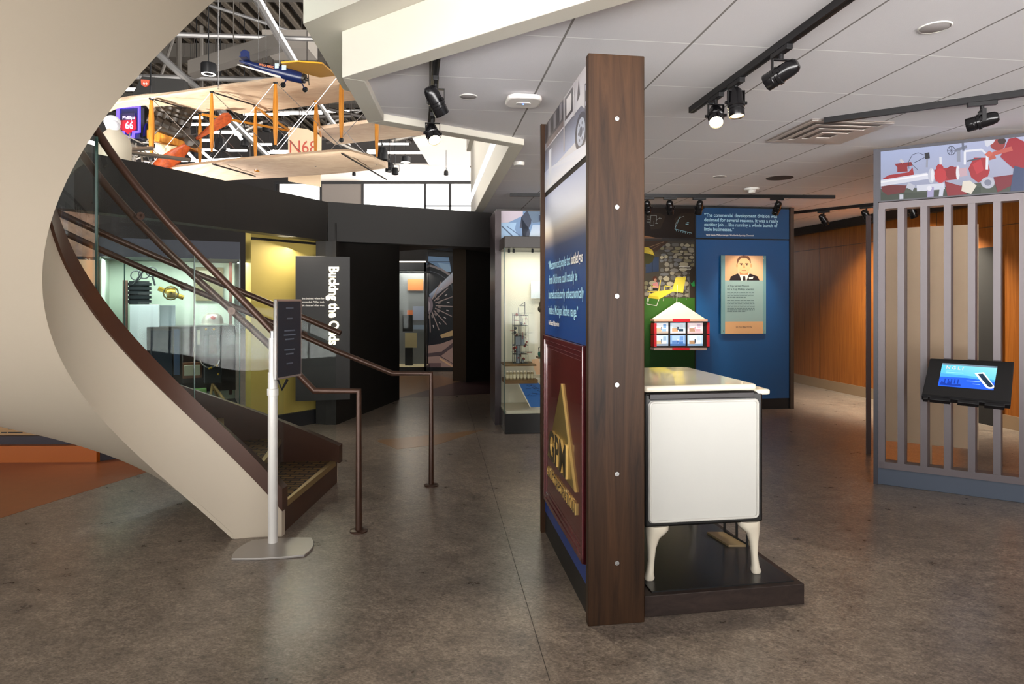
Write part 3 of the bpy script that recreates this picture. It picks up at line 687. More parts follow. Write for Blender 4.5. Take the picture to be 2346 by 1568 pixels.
# stones
rs = random.Random(3)
pc.rect(1474, 553, 1592, 682, '4c463d')
yy_ = 556
while yy_ < 680:
    x = 1476+rs.uniform(-6, 0); h = rs.uniform(5.5, 12)
    while x < 1592:
        wd = rs.uniform(8, 25); c0 = rs.choice(['9a9384', '84807a', '7b7263', 'a29a88', '6c6a66', 'b0a88f', '8d8568', '77787a'])
        if not (x < 1500 and yy_ < 640) :
            pts = [(min(1590, x+wd*.5+wd*.5*math.cos(t)*rs.uniform(.8, 1)), yy_+h*.5+h*.55*math.sin(t)*rs.uniform(.7, 1)+(x%7-3)*.5) for t in [k*PI/4 for k in range(8)]]
            pc.k = 12 if pc.k > 11 else pc.k; pc.poly(pts, c0); 
        x += wd
    yy_ += h
pc.k = 60
pc.poly([(1474, 553), (1530, 553), (1505, 574), (1474, 592)], '4a3426'); pc.line((1474, 571), (1520, 554), 1.5, '8c6f53'); pc.line((1474, 582), (1512, 560), 1.5, '74573f')
pc.rect(1474, 590, 1506, 612, '3c3d2a'); pc.poly([(1478, 598), (1490, 590), (1508, 588), (1508, 622), (1478, 626)], '33415c'); pc.line((1493, 590), (1493, 624), 1.5, '1f2430')
pc.poly([(1474, 566), (1484, 567), (1494, 574), (1498, 586), (1488, 582), (1474, 580)], 'd8bd3c'); pc.poly([(1474, 580), (1488, 582), (1498, 586), (1494, 600), (1484, 606), (1474, 604)], '3d3a17')
for k in range(6): pc.ell(1477+k*3.3, 571+k*1.6, .8, .8, 'f2e9a8', 6)
pc.rect(1579, 610, 1592, 682, '3a3027'); pc.rect(1577, 644, 1580, 682, '6a675c')
# woman seated in a chair
pc.ell(1499, 639, 5, 6, '5a3327'); pc.ell(1500, 642, 3, 4, 'c08a72', 10); pc.poly([(1494, 650), (1504, 646), (1508, 656), (1506, 662), (1495, 660)], 'd18a8c')
pc.rect(1494, 660, 1510, 666, '2c2a20')
def ln(pts, wd, col):
    for a, b in zip(pts, pts[1:]): pc.line(a, b, wd, col)
ln([(1508, 668), (1512, 642)], 2.5, 'd8c24c'); ln([(1482, 668), (1508, 668)], 2, 'd8c24c'); ln([(1490, 655), (1488, 668), (1484, 692)], 1, 'd9d6c8'); ln([(1490, 655), (1506, 658)], 1.4, 'e3cf5a'); ln([(1506, 658), (1508, 690)], 1, 'c9c6b8')
# lounge chair
pc.poly([(1547, 636), (1571, 634), (1564, 671), (1538, 668)], 'ecd94f'); pc.poly([(1538, 663), (1540, 669), (1512, 684), (1508, 686), (1483, 683), (1487, 674), (1505, 668)], 'e6d545')
pc.poly([(1483, 683), (1508, 686), (1507, 680), (1486, 677)], 'cdbb30')
ln([(1483, 683), (1480, 697), (1503, 701), (1508, 686)], 1.3, 'e4e2d6'); ln([(1551, 652), (1549, 696)], 1.5, 'dddccc'); ln([(1551, 652), (1566, 656)], 1.4, 'e8d858'); ln([(1520, 668), (1522, 655), (1536, 657)], 1.6, 'e3d04a'); ln([(1519, 684), (1518, 690)], 1, 'c9c6b8'); ln([(1570, 668), (1572, 688)], 1, '8a897c'); ln([(1541, 670), (1543, 688)], 1, '6b6a60')
pc.poly([(1580, 645), (1584, 650), (1590, 642), (1592, 656), (1585, 656)], '2f9a50')
pc.rect(1554, 610, 1580, 611.5, 'e8e6da'); pc.rect(1554, 613, 1584, 614.5, 'd8d6ca'); pc.rect(1554, 616, 1582, 617, 'd8d6ca')
pc.build('mural_print', mu, pr)
hp = panel_pic(1380, 1592, 476, 547, 'header')
hp.rect(1380, 476, 1592, 547, '241812'); hp.poly([(1480, 492), (1510, 488), (1524, 495), (1512, 524), (1490, 526)], '33261b'); hp.poly([(1545, 500), (1560, 488), (1590, 486), (1590, 530), (1545, 522)], '33261b')
hp.poly([(1474, 540), (1516, 547), (1474, 547)], 'a8764c')
for a, b in (((1490, 494), (1503, 494)), ((1490, 494), (1488, 516)), ((1488, 516), (1497, 518)), ((1503, 494), (1502, 512)), ((1502, 505), (1512, 497)), ((1497, 506), (1497, 518)), ((1482, 497), (1490, 498)), ((1482, 503), (1489, 503)), ((1480, 509), (1488, 509)), ((1508, 500), (1515, 500)), ((1500, 512), (1506, 512))):
    hp.line(a, b, .8, 'a9b3b0')
ln_ = [(1546, 525), (1546.5, 515), (1549, 508), (1555, 500), (1561, 496), (1567, 494)]
for a, b in zip(ln_, ln_[1:]): hp.line(a, b, .8, 'a9b3b0')
hp.line((1545, 524), (1585, 533), 1.2, '9ed0dc'); hp.line((1545, 524), (1558, 494), .8, '9ed0dc'); hp.rect(1573, 508, 1578, 509.5, '9ed0dc'); hp.rect(1570, 511.5, 1577, 513, '9ed0dc')
for k in range(7): hp.rect(1548+k*5.2, 526+k*1.2, 1549+k*5.2, 529+k*1.2, '9ed0dc')
hp.build('header_print', mu, pr)
MB().obox(bw-bv*.008-bn*.01, bv*.016, bn*.016, Z*(CZ-.012)).build('divider_strip', darkm, mu)
MB().obox(ml-bn*.01+Z*(zt_-.004), bv*1.5, bn*.016, Z*.012).build('rail_strip', darkm, mu)
# portrait plaque
pq = thing('portrait_plaque', 'glass biography plaque with sepia portrait of a man in a suit, on the blue wall', 'plaque', onw(1703, 765, .03))
pp = panel_pic(1652, 1755, 586, 765, 'p', .045)
MB().obox(pp.O-bn*.012, pp.A, bn*.011, pp.B).build('plaque_plate', M('plaque_acrylic', '5f8d92', .15, 0, .6), pq, bevel=.002)
for (x, y) in ((1657, 592), (1750, 592), (1657, 759), (1750, 759)):
    c_ = onw(x, y, .045); MB().lathe([(.006, -.045), (.006, .004), (0, .005)], c_, bn, 10).build('standoff', chrome, pq)
pp.rect(1652, 586, 1755, 765, '6f979b'); pp.rect(1661, 586, 1748, 765, '8fa9a6')
pp.rect(1661, 586, 1748, 643, 'e0b28a'); pp.rect(1661, 586, 1690, 643, 'd9a67c')
pp.poly([(1671, 643), (1674, 634), (1690, 627), (1703, 640), (1718, 627), (1735, 633), (1740, 643)], '241a1c')
pp.poly([(1693, 627), (1716, 627), (1710, 643), (1698, 643)], 'f4e6d6'); pp.poly([(1702, 633), (1707, 633), (1708, 643), (1701, 643)], '2d2226')
pp.rect(1694, 615, 1714, 630, 'b98258'); pp.ell(1704, 608, 15, 20, 'e3ad7d', 22); pp.ell(1688, 609, 2.2, 4.5, 'cf9566', 10); pp.ell(1720.5, 609, 2.2, 4.5, 'cf9566', 10)
pp.poly([(1689, 606), (1688, 596), (1693, 588), (1703, 586), (1714, 587), (1719, 594), (1720, 605), (1716, 597), (1709, 591), (1698, 591), (1692, 598)], '6b4632')
pp.rect(1694, 603, 1701, 604.2, '5a3a2a'); pp.rect(1707, 603, 1714, 604.2, '5a3a2a'); pp.ell(1698, 607, 2.3, 1.2, '3d2820', 8); pp.ell(1710.5, 607, 2.3, 1.2, '3d2820', 8)
pp.poly([(1703, 606), (1705, 606), (1707, 614), (1701.5, 614)], 'c98f62'); pp.rect(1699, 619, 1709, 620.3, '8c4f3a'); pp.poly([(1715, 636), (1726, 634), (1724, 639), (1716, 640)], 'f1e4d4')
pp.rect(1661, 737, 1748, 765, 'd9a878')
pp.build('plaque_print', pq, prg)
lines_text([('A Top Secret Mission', 50*s_), ('for a Top Phillips Scientist', 62*s_)], onw(1666, 657.5, .046), bv, Z, .026, .042, td, pq, lift=.0015)
mb = MB(); rs = random.Random(6); o5 = onw(1666, 671, .0468)
for k in range(13):
    if k == 4: continue
    x_ = 0; end = (63 if k not in (3, 12) else 44)*s_
    while x_ < end-.01:
        wd = min(rs.uniform(.012, .045), end-x_); mb.obox(o5+bv*x_-Z*(.0205*k), bv*wd, bn*.0005, Z*.0075); x_ += wd+.008
tag(mb.build('fine_print_lines', M('fine_print', '4f6468', .5), pq), kind='stuff')
text('HUGH BARTON', onw(1686, 752, .047), bv, Z, .024, td, pq, width=36*s_, lift=.0012)
# little house display
hs = thing('house_display', 'small house shaped display box with six lit room pictures, hung on the mural', 'display box', onw(1550, 800, .08))
def hq(x, y, o=.16): return onw(x, y, o)
def slab(pts, d0, d1): return MB().prism([hq(x, y, d0) for x, y in pts], bn*(d1-d0))
slab([(1490, 733), (1549, 693), (1611, 733)], .04, .16).build('gable', M('house_white', 'f3ead2', .4, noise=.02), hs, bevel=.004, label='cream triangular gable')
slab([(1490, 731), (1611, 731), (1611, 736), (1490, 736)], .04, .17).build('eaves', M('house_peach', 'd8a890', .5), hs)
slab([(1492, 737), (1615, 737), (1615, 796), (1492, 796)], .02, .14).build('box_body', M('house_black', '1e1918', .4), hs)
redm = M('house_red', 'c41f2c', .4)
slab([(1532, 730), (1570, 730), (1570, 737), (1532, 737)], .04, .18).build('red_block', redm, hs); slab([(1532, 796), (1570, 796), (1570, 801), (1532, 801)], .04, .17).build('red_block', redm, hs)
for (a, b) in ((740, 766), (768, 794)):
    slab([(1491, a), (1496.5, a), (1496.5, b), (1491, b)], .04, .16).build('red_block', redm, hs); slab([(1611, a-1), (1617, a-1), (1617, b-1), (1611, b-1)], .04, .15).build('red_block', redm, hs)
slab([(1490, 796), (1609, 796), (1609, 801), (1490, 801)], .03, .16).build('sill', M('house_grey', 'a88f8a', .5), hs)
rooms = [(1500, 740), (1535.5, 740), (1575, 740), (1500, 768.5), (1535.5, 768.5), (1575, 768.5)]
for i, (x, y) in enumerate(rooms):
    x1 = x+(31 if i % 3 == 0 else 35); y1 = y+24.5
    a_, b_, c_ = hq(x, y1, .142), hq(x1, y1, .142), hq(x, y, .142); b_.z = a_.z
    r = Pic(a_, b_-a_, Z*(c_.z-a_.z)); r.rect(0, 0, 1, 1, ['dfe4ea', 'c9dcea', 'e9d3d8', 'a9c4e0', '7fa6d6', 'b9d3ea'][i]); r.rect(.12, .25, .88, .95, ['eef0f2', 'dbe9f2', 'f2e2e4', 'c9dcee', 'a8c6ec', 'd6e6f2'][i]); r.rect(0, 0, 1, .2, ['b7a79a', 'c9ccd6', 'e3b9bd', '8a9ab0', '4a6fa8', '7c9cbf'][i])
    r.rect(.12, .18, .5, .5, ['c7a98c', 'c9a27c', 'b08a72', 'c9b28e', '5d83c0', 'b38e6a'][i]); r.rect(.55, .2, .85, .42, ['8fb4dc', '27465e', 'e6a3b0', 'e8e6e2', '4c7cc0', 'efefef'][i]); r.rect(.62, .5, .85, .9, ['7fa8d8', 'cfdde8', 'cbb7c8', '94b0cc', '6e98d6', 'c0d4e6'][i])
    r.ell(.5, .55, .05, .07, ['8a6a52', '203040', 'd98fa0', '5a6d86', 'f0f0f0', '2b3442'][i], 8); r.rect(.46, .3, .54, .5, ['6c8fc0', '2a4a66', 'e1a5b2', '70839c', '3a5fa0', '30394a'][i])
    r.build('room_picture', hs, prr)
# ================================================================== CENTRE DISPLAY CASE
c0 = F(1156, 995); cv = W; cu = U
CW = .95; CD = .62
dc = thing('display_case', 'tall lit glass display case with cream interior and photo header, behind the partition', 'display case', c0+cv*CW/2+cu*CD/2)
gz0, gz1 = HC-(950-688)/FP*c0.y, HC+(688-568)/FP*c0.y
hz = HC+(688-541)/FP*c0.y
MB().obox(c0, cv*CW, cu*CD, Z*gz0).build('case_base', darkm2, dc, bevel=.004)
brn = M('dark_brown_laminate', '20150f', .4)
MB().obox(c0+Z*gz1, cv*CW, cu*CD, Z*(hz-gz1)).build('case_hood', brn, dc, bevel=.004)
bk = c0+cu*CD
MB().obox(bk-cv*.02+Z*0, cv*(CW+.3), cu*.1, Z*2.47).build('backing_wall', brn, dc)
intm = M('case_interior', 'd9d2bb', .7, noise=.02)
MB().obox(bk-cu*.012+Z*gz0, cv*CW, cu*.01, Z*(gz1-gz0)).build('back_panel', intm, dc)
MB().obox(c0+cu*.03+cv*.02+Z*gz0, cv*(CW-.04), cu*(CD-.06), Z*.03).build('case_floor', intm, dc)
MB().obox(c0+cv*.004+Z*gz0, cv*(CW-.01), cu*.008, Z*(gz1-gz0)).build('front_glass', glass2, dc)
MB().obox(c0+cu*.012+Z*gz0, cv*.008, cu*(CD-.02), Z*(gz1-gz0)).build('side_glass', glass2, dc)
MB().obox(c0+Z*gz0-cv*.002, cv*.008, cu*.012, Z*(gz1-gz0)).build('glass_corner', gedge, dc)
hd0 = bk-cv*.0+Z*2.1
pc = Pic(bk-cu*.002+cv*.0+Z*(hz-.0), cv*CW, Z*(2.45-hz))
pc.rect(0, 0, 1, 1, '6f8fb8'); pc.poly([(0, 0), (.28, 0), (.2, .4), (.22, .62), (0, .6)], '9fc0e0'); pc.poly([(0, .6), (.12, .62), (.3, .85), (.3, 1), (0, 1)], 'c4b8c4'); pc.poly([(.3, 0), (.4, 0), (.38, .4), (.26, .45), (.28, .8), (.34, 1), (.42, 1), (.4, .6)], '22304a')
pc.poly([(.36, 0), (1, 0), (1, .6), (.42, .55)], ['d3e2ee', 'e6ecec', 'c9d2d8', 'a9bfd8']); pc.line((.04, .5), (.2, .1), .02, '3a5070'); pc.line((.1, .5), (.26, .2), .015, '46608a')
pc.poly([(.42, .62), (1, .78), (1, 1), (.36, 1)], '5a7088'); pc.poly([(.5, .72), (.98, .86), (.98, .96), (.5, .9)], '90a4b4')
pc.build('header_photo', dc, prg)
text('DRISCOSE', bk-cu*.014+cv*.47+Z*(hz+.245), (cv+Z*.06), Z, .065, M('stencil', '2a3a52', .6), dc, width=.42, bold=.03)
# side frame post with a row of studs
e_ = F(1132, 990); MB().obox(e_+V((0, .4, 0)), cv*.07, cu*.6, Z*2.44).build('side_post', M('plum_post', '33282a', .35, .3), dc)
for k in range(9):
    MB().ball(e_+V((-.0+.012, .395, .55+k*.2)), .004, n=6).build('stud', chrome, dc)
shm = wood_mat('shelf_oak', '5a3d18', '7a5a2a', (2, 2, 8))
def cpt(px, py, d=.25):  # point inside the case at depth d along U from the front
    o = c0+cu*d; n = cu; dd = V(((px-1173)/FP, 1, (688-py)/FP)); t = o.dot(n)/V((dd.x, dd.y, 0)).dot(n); r = dd*t; return V((r.x, r.y, r.z+HC))
s1 = cpt(1157, 838, .1); 
MB().obox(s1+cu*.05, cv*.35, cu*.4, -Z*.015).build('shelf', shm, dc)
s2 = cpt(1157, 872, .08)
MB().obox(s2+cu*.02, cv*.36, cu*.3, -Z*.04).build('shelf', shm, dc)
s3 = cpt(1222, 866, .25); MB().obox(s3, cv*.4, cu*.3, -Z*.03).build('shelf', intm, dc)
# process plant model in an acrylic cover
md = thing('plant_model', 'red and black miniature refinery tower model under a clear cover on the case shelf', 'model', s1+cu*.2+cv*.2)
rs = random.Random(5); rm = M('model_red', '8c3830', .5); gm = M('model_grey', '6f7378', .5, .3); dm = M('model_dark', '24262a', .5)
b0 = cpt(1178, 834, .3); b0.z = s1.z
top = HC+(688-722)/FP*7.1
xw = .155; yw = .15
mb = MB(); mr = MB(); mg = MB()
for k, zz in enumerate([0, .1, .2, .31, .42, .53]):
    z_ = b0.z+zz
    mb.obox(b0+Z*(z_-b0.z), cv*xw, cu*yw, Z*.004)
    if k % 2 == 1: 
        for dx in (0, 1): mb.tube([b0+Z*(z_-b0.z+.03)-cv*.03, b0+Z*(z_-b0.z+.03)+cv*(xw+.05)], .002, 5)
for (a_, b_) in ((0, 0), (1, 0), (0, 1), (1, 1), (.5, 0), (.5, 1)): mb.tube([b0+cv*xw*a_+cu*yw*b_, b0+cv*xw*a_+cu*yw*b_+Z*.55], .003, 6)
for k in range(26):
    p_ = b0+cv*rs.uniform(0, xw)+cu*rs.uniform(0, yw)+Z*rs.uniform(.02, .55); (mr if k % 3 else mg).ball(p_, rs.uniform(.008, .018), n=8)
for k in range(30):
    p_ = b0+cv*rs.uniform(0, xw)+cu*rs.uniform(0, yw)+Z*rs.uniform(.02, .55); q_ = p_+rs.choice([cv*.06, Z*.08, cu*.06, -cv*.05]); (mr if k % 2 else mg).tube([p_, q_], .003, 6)
mg.obox(b0+cv*.02+cu*.02+Z*.2, cv*.1, cu*.1, Z*.1).tube([b0+cv*.05+cu*.05, b0+cv*.05+cu*.05+Z*.2], .025, 10)
mb.tube([b0+cv*.12+Z*.55, b0+cv*.12+Z*.68], .004, 6).tube([b0+cv*.12+Z*.68, b0+cv*.06+Z*.64], .003, 6).tube([b0+cv*.06+Z*.64, b0+cv*.12+Z*.64], .003, 6)
mb.build('model_frame', dm, md); mr.build('model_pipes', rm, md); mg.build('model_vessels', gm, md)
MB().obox(b0-cv*.05-cu*.05-Z*.0, cv*.27, cu*.25, Z*.7).build('clear_cover', glass2, md)
# sample bottles
btm = M('bottle_amber', '8a7a52', .3); cpm = M('bottle_cap', 'e8dcc0', .4)
b1 = thing('sample_bottle', 'small brown sample bottle', 'bottle', (0, 0, 0), 'sample bottles on the oak shelf')
MB().lathe([(0, 0), (.017, 0), (.0175, .07), (.012, .078), (0, .08)], n=12).build('bottle_body', btm, b1, True)
MB().lathe([(.0178, .015), (.0178, .055)], n=12).build('bottle_label', M('paper_label', 'c9bf9c', .6), b1, True)
MB().lathe([(.011, .076), (.012, .08), (.011, .092), (0, .095)], n=12).build('bottle_lid', cpm, b1, True)
for k in range(8):
    o = b1 if k == 0 else dup(b1)[0]
    o.location = s2+cu*.08+cv*(.035+k*.0385); o['label'] = 'small brown sample bottle, %s from the left on the lower oak shelf' % ['first', 'second', 'third', 'fourth', 'fifth', 'sixth', 'seventh', 'eighth'][k]
# other displays in the case
def cthing(name, label, cat, mb, mat): o = mb.build(name, mat); return tag(o, label, cat)
tp = M('teal_enamel', '2f6f60', .3)
k0 = cpt(1241, 818, .3); kt = thing('green_teapot', 'small green enamel teapot on the shelf edge in the lit display case', 'teapot', k0)
MB().lathe([(0, 0), (.035, .0), (.045, .03), (.04, .055), (.02, .06), (0, .062)], k0, n=14).build('pot_body', tp, kt, True)
MB().tube([k0+V((-.03, 0, .055)), k0+V((-.035, 0, .1)), k0+V((0, 0, .12)), k0+V((.035, 0, .1)), k0+V((.03, 0, .055))], .004, 6).build('handle', darkm, kt, True)
s4 = cpt(1238, 820, .28); MB().obox(s4-cv*.02+Z*.0, cv*.3, cu*.2, -Z*.012).build('shelf', shm, dc)
g_ = cpt(1245, 700, .35); cthing('leather_glove', 'dark olive leather glove mounted in the display case beside the partition', 'glove', MB().ball(g_, .05, .02, .07).ball(g_+V((-.03, 0, -.04)), .035, .02, .04).tube([g_+V((.02, 0, .03)), g_+V((.05, 0, .11))], .03, 10), M('olive_leather', '3a3527', .7))
pp_ = cpt(1222, 858, .3); mb = MB().prism([cpt(1217, 824, .3), cpt(1234, 822, .3), cpt(1246, 858, .3), cpt(1228, 858, .3)], -cu*.004); tag(mb.build('tilted_booklet', M('booklet_peach', 'dcae84', .5)), 'tilted peach booklet on the white shelf in the lit case', 'booklet')
bf = MB().prism([cpt(1187, 876, .25), cpt(1230, 874, .25), cpt(1243, 888, .25), cpt(1245, 944, .25), cpt(1228, 944, .25), cpt(1218, 938, .25)], cu*.006)
bm2 = tag(bf.build('blue_banner', M('banner_blue', '2767b0', .6)), 'blue signature banner with white edge draped in the bottom of the display case', 'banner')
MB().tube([cpt(1186, 876, .245), cpt(1202, 908, .245), cpt(1218, 939, .245), cpt(1229, 945, .245), cpt(1246, 945, .245)], .006, 6).build('white_edge', tw, bm2)
sm = MB()
for k in range(12):
    a = cpt(1200+rs.uniform(0, 32), 880+rs.uniform(0, 28), .245); sm.tube([a, a+cv*.03+Z*rs.uniform(-.015, .015), a+cv*.06+Z*rs.uniform(-.01, .01)], .0018, 5)
sm.build('signature_marks', darkm, bm2); text('W', cpt(1237, 922, .245), cv+Z*.3, Z, .05, tw, bm2, bold=.03)
fr_ = cpt(1244, 612, .55); tag(MB().obox(fr_, cv*.12, -cu*.02, Z*.14).build('small_frame', M('frame_brown', '6b4a2c', .5)), 'small brown framed picture high on the case back wall', 'picture')
fr_ = cpt(1246, 770, .55); tag(MB().obox(fr_, cv*.12, -cu*.02, Z*.1).build('dark_book', darkm), 'small dark framed item on a short shelf in the display case', 'picture')
tag(MB().obox(cpt(1216, 684, .58)-cu*.01, cv*.2, -cu*.005, Z*.2).build('white_card', M('card_white', 'c3cccd', .5)), 'pale square info card on the case back wall', 'card')
for (x, n) in ((1166, 'left'), (1177, 'middle'), (1220, 'right')):
    a = cpt(x, 573, .12); o = thing('case_spotlight', 'tiny black %s spotlight under the display case hood' % n, 'spotlight', a, 'display case spotlights')
    MB().tube([a+Z*.03, a-Z*.005, a+V((.005, -.02, -.02))], .005, 6).build('stem', darkm, o); MB().lathe([(.008, .03), (.013, .02), (.014, -.01)], a-Z*.015, (0, .3, 1), 10).build('lamp_head', darkm, o, True)
L = bpy.data.lights.new('case_light', 'AREA'); L.shape = 'RECTANGLE'; L.size = .8; L.size_y = .2; L.energy = 4; L.color = (1, .95, .85)
o = bpy.data.objects.new('case_light', L); C.objects.link(o); o.location = c0+cv*CW/2+cu*.25+Z*(gz1-.02)

# ================================================================== DOORWAY EXHIBITS
ec = thing('engine_poster', 'tall backlit poster of a radial engine and propeller seen through the dark doorway', 'poster', P(1007, 845, 13.2))
def flatpic(px0, py0, px1, py1, Y, g=1):
    a = P(px0, py1, Y); b = P(px1, py1, Y); c = P(px0, py0, Y); return Pic(a, b-a, c-a, (px0, py0, px1, py1))
Y = 13.2
ft = MB().box(P(977, 0, Y).x-.02, P(1037, 0, Y).x+.02, Y+.01, Y+.06, P(0, 850, Y).z, P(0, 578, Y).z); ft.build('light_box', darkm, ec)
r = flatpic(981, 587, 1037, 842, Y)
r.rect(981, 587, 1037, 842, '16181f'); r.poly([(981, 587), (1028, 590), (1034, 620), (1018, 625), (1000, 610), (981, 600)], '86a8cc'); r.poly([(1002, 602), (1030, 606), (1034, 624), (1016, 622)], 'a9c9e6')
for rad, wd in ((92, 5), (80, 1.2)):
    pts = [(970+rad*math.cos(t), 700-rad*math.sin(t)) for t in [(.05+k*.075)*PI for k in range(7)]]
    for a, b in zip(pts, pts[1:]): r.line(a, b, wd, 'a89c9a' if wd > 2 else '6a7078')
r.poly([(983, 676), (1037, 624), (1037, 648), (987, 686)], ['8796ac', 'd4dbe6', 'b8a4a4', '5a6478'])
r.ell(981, 700, 11, 20, '7a6c74', 14); r.ell(978, 702, 8, 14, 'b0a0a4', 12)
for k in range(8):
    t = (-.36+k*.125)*PI*.95; a = (984+14*math.cos(t), 700+16*math.sin(t)); b = (984+56*math.cos(t), 700+62*math.sin(t))
    r.line(a, b, 2.2, 'a08c86'); r.line((984+20*math.cos(t+.12), 700+23*math.sin(t+.12)), (984+26*math.cos(t+.12), 700+30*math.sin(t+.12)), 4, '80736f'); r.line((984+40*math.cos(t+.2), 700+46*math.sin(t+.2)), (984+46*math.cos(t+.2), 700+52*math.sin(t+.2)), 2, 'c9bcb8')
r.poly([(981, 785), (1037, 752), (1037, 842), (981, 842)], '1c1a22'); r.poly([(1008, 768), (1037, 757), (1037, 770), (1012, 775)], 'c9a878')
r.poly([(981, 792), (1010, 788), (1037, 778), (1037, 842), (981, 842)], 'b08f84'); r.poly([(981, 810), (1012, 806), (1037, 786), (1037, 796), (1010, 816), (981, 818)], '5c4a4c'); r.rect(981, 832, 1010, 842, '7a5f5e'); r.line((1008, 822), (1037, 840), 4, 'e2b48a'); r.line((1006, 815), (1037, 833), 1.5, '3a2c30')
r.build('poster_print', ec, prb)
MB().box(P(977, 0, Y).x, P(981, 0, Y).x, Y-.03, Y, P(0, 846, Y).z, P(0, 578, Y).z).box(P(981, 0, Y).x, P(1034, 0, Y).x, Y-.03, Y-.02, P(0, 601, Y).z, P(0, 599.5, Y).z).build('poster_frame', darkm, ec)
cc = thing('lit_showcase', 'lit glass showcase of papers and orange cards seen through the dark doorway', 'display case', P(945, 850, 12.8))
Y = 12.6
def zz_(py, Y): return HC+(688-py)/FP*Y
MB().box(P(895, 0, Y).x, P(976, 0, Y).x, Y, Y+.7, zz_(857, Y), zz_(842, Y)).box(P(895, 0, Y).x, P(976, 0, Y).x, Y, Y+.7, zz_(622, Y), zz_(602, Y)).box(P(972, 0, Y).x, P(977, 0, Y).x, Y, Y+.05, 0, zz_(602, Y)).build('showcase_frame', darkm2, cc)
MB().box(P(895, 0, Y).x, P(973, 0, Y).x, Y+.6, Y+.62, zz_(842, Y), zz_(620, Y)).build('showcase_back', M('showcase_grey', '7d8388', .6), cc)
MB().box(P(895, 0, Y).x, P(973, 0, Y).x, Y+.02, Y+.6, zz_(843, Y), zz_(841, Y)).build('showcase_floor', M('showcase_cream', 'e6d9b4', .6), cc)
MB().box(P(895, 0, Y).x, P(973, 0, Y).x, Y, Y+.01, zz_(842, Y), zz_(620, Y)).build('showcase_glass', glass2, cc)
MB().box(P(900, 0, Y).x, P(976, 0, Y).x, Y-.1, Y+.02, zz_(601, Y), zz_(599, Y)).build('light_strip', emat('pale_strip', 'fff0dc', 1.6), cc)
Y2 = Y+.55
for (x0, y0, x1, y1, col, nm, lb) in ((934, 640, 970, 666, 'c47c48', 'orange_card', 'upper orange card in the showcase beyond the doorway'), (933, 711, 971, 724, 'd0784a', 'orange_card', 'narrow lower orange card in the showcase beyond the doorway'), (928, 763, 955, 797, 'c9bd92', 'cream_page', 'cream printed page on a dark stand in the showcase beyond the doorway'), (946, 702, 971, 734, 'b9c6e2', 'white_sheet', 'pale sheet in the showcase beyond the doorway'), (945, 745, 972, 755, '8fa2b8', 'blue_object', 'small blue grey object in the showcase beyond the doorway')):
    Yk = Y2-(.25 if nm in('cream_page', 'white_sheet') else 0)
    tag(MB().box(P(x0, 0, Yk).x, P(x1, 0, Yk).x, Yk-.01, Yk, zz_(y1, Yk), zz_(y0, Yk)).build(nm, M('m_'+nm+str(x0), col, .6)), lb, 'paper')
tag(MB().box(P(928, 0, Y+.25).x, P(945, 0, Y+.25).x, Y+.25, Y+.35, zz_(840, Y+.25), zz_(797, Y+.25)).box(P(922, 0, Y+.3).x, P(945, 0, Y+.3).x, Y+.32, Y+.4, zz_(760, Y+.3), zz_(722, Y+.3)).build('dark_stand', darkm), 'dark stand holding a cream page in the showcase beyond the doorway', 'stand')
L = bpy.data.lights.new('showcase_light', 'AREA'); L.size = .6; L.energy = 6; L.color = (1, .93, .8); o = bpy.data.objects.new('showcase_light', L); C.objects.link(o); o.location = (P(940, 0, Y).x, Y+.3, zz_(624, Y))

# ================================================================== LEFT EXHIBIT CASE behind the stair
lc = thing('wide_display_case', 'wide glass exhibit case of machinery seen through the stair guard', 'display case', (-3.5, 6.9, 0))
la, lb_ = PZ(225, 6.3, 0), PZ(550, 6.85, 0); lv = (lb_-la).normalized(); lu = V((-lv.y, lv.x, 0)); LW = (lb_-la).length
lz0, lz1, lz2 = .3, 1.84, 2.02
pale = M('pale_mint_interior', 'd3e2d0', .7, noise=.02)
MB().obox(la, lv*LW, lu*.8, Z*lz0).build('case_base', M('navy_base', '23262f', .5), lc)
MB().obox(la+Z*lz1, lv*LW, lu*.8, Z*(lz2-lz1)).build('case_header', M('navy_header', '222634', .5), lc)
MB().obox(la+lu*.78+Z*lz0, lv*LW, lu*.03, Z*(lz1-lz0)).build('back_panel', pale, lc)
MB().obox(la+lu*.05+Z*lz0, lv*.02, lu*.75, Z*(lz1-lz0)).build('side_panel', pale, lc)
MB().obox(la+Z*lz0, lv*LW, lu*.01, Z*(lz1-lz0)).build('front_glass', glass2, lc)
MB().obox(lb_+Z*lz0-lv*.01, lv*.01, lu*.78, Z*(lz1-lz0)).build('side_glass', glass2, lc)
for t in (.0, .17, 1): MB().obox(la+lv*(LW-.01)*t-lu*.006+Z*lz0, lv*.012, lu*.012, Z*(lz1-lz0)).build('glass_edge_strip', gedge, lc)
def lp(px, py, d=.4):
    o = la+lu*d; dd = V(((px-1173)/FP, 1, (688-py)/FP)); t = o.dot(lu)/V((dd.x, dd.y, 0)).dot(lu); r = dd*t; return V((r.x, r.y, r.z+HC))
def lbox(x0, y0, x1, y1, d0, d1, nm, mat, lb=None, cat=None, parent=None):
    a, b = lp(x0, y1, d0), lp(x1, y1, d0); h = lp(x0, y0, d0).z-a.z; b.z = a.z
    o = MB().obox(a, b-a, lu*(d1-d0), Z*h).build(nm, mat, parent, bevel=.004)
    return tag(o, lb, cat) if lb else o
brass = M('brass', 'a8882c', .3, .8); mdk = M('machine_dark', '1e2326', .4, .3, noise=.2, nscale=30)
lbox(297, 699, 364, 812, .35, .6, 'white_pedestal', M('pedestal_white', 'dfe9ee', .5), 'white box pedestal with dark machine on top in the wide glass case', 'pedestal')
mac = thing('old_machine', 'dark ribbed antique machine on the white pedestal in the wide case', 'machine', lp(310, 699, .45))
mb = MB(); a = lp(290, 698, .4)
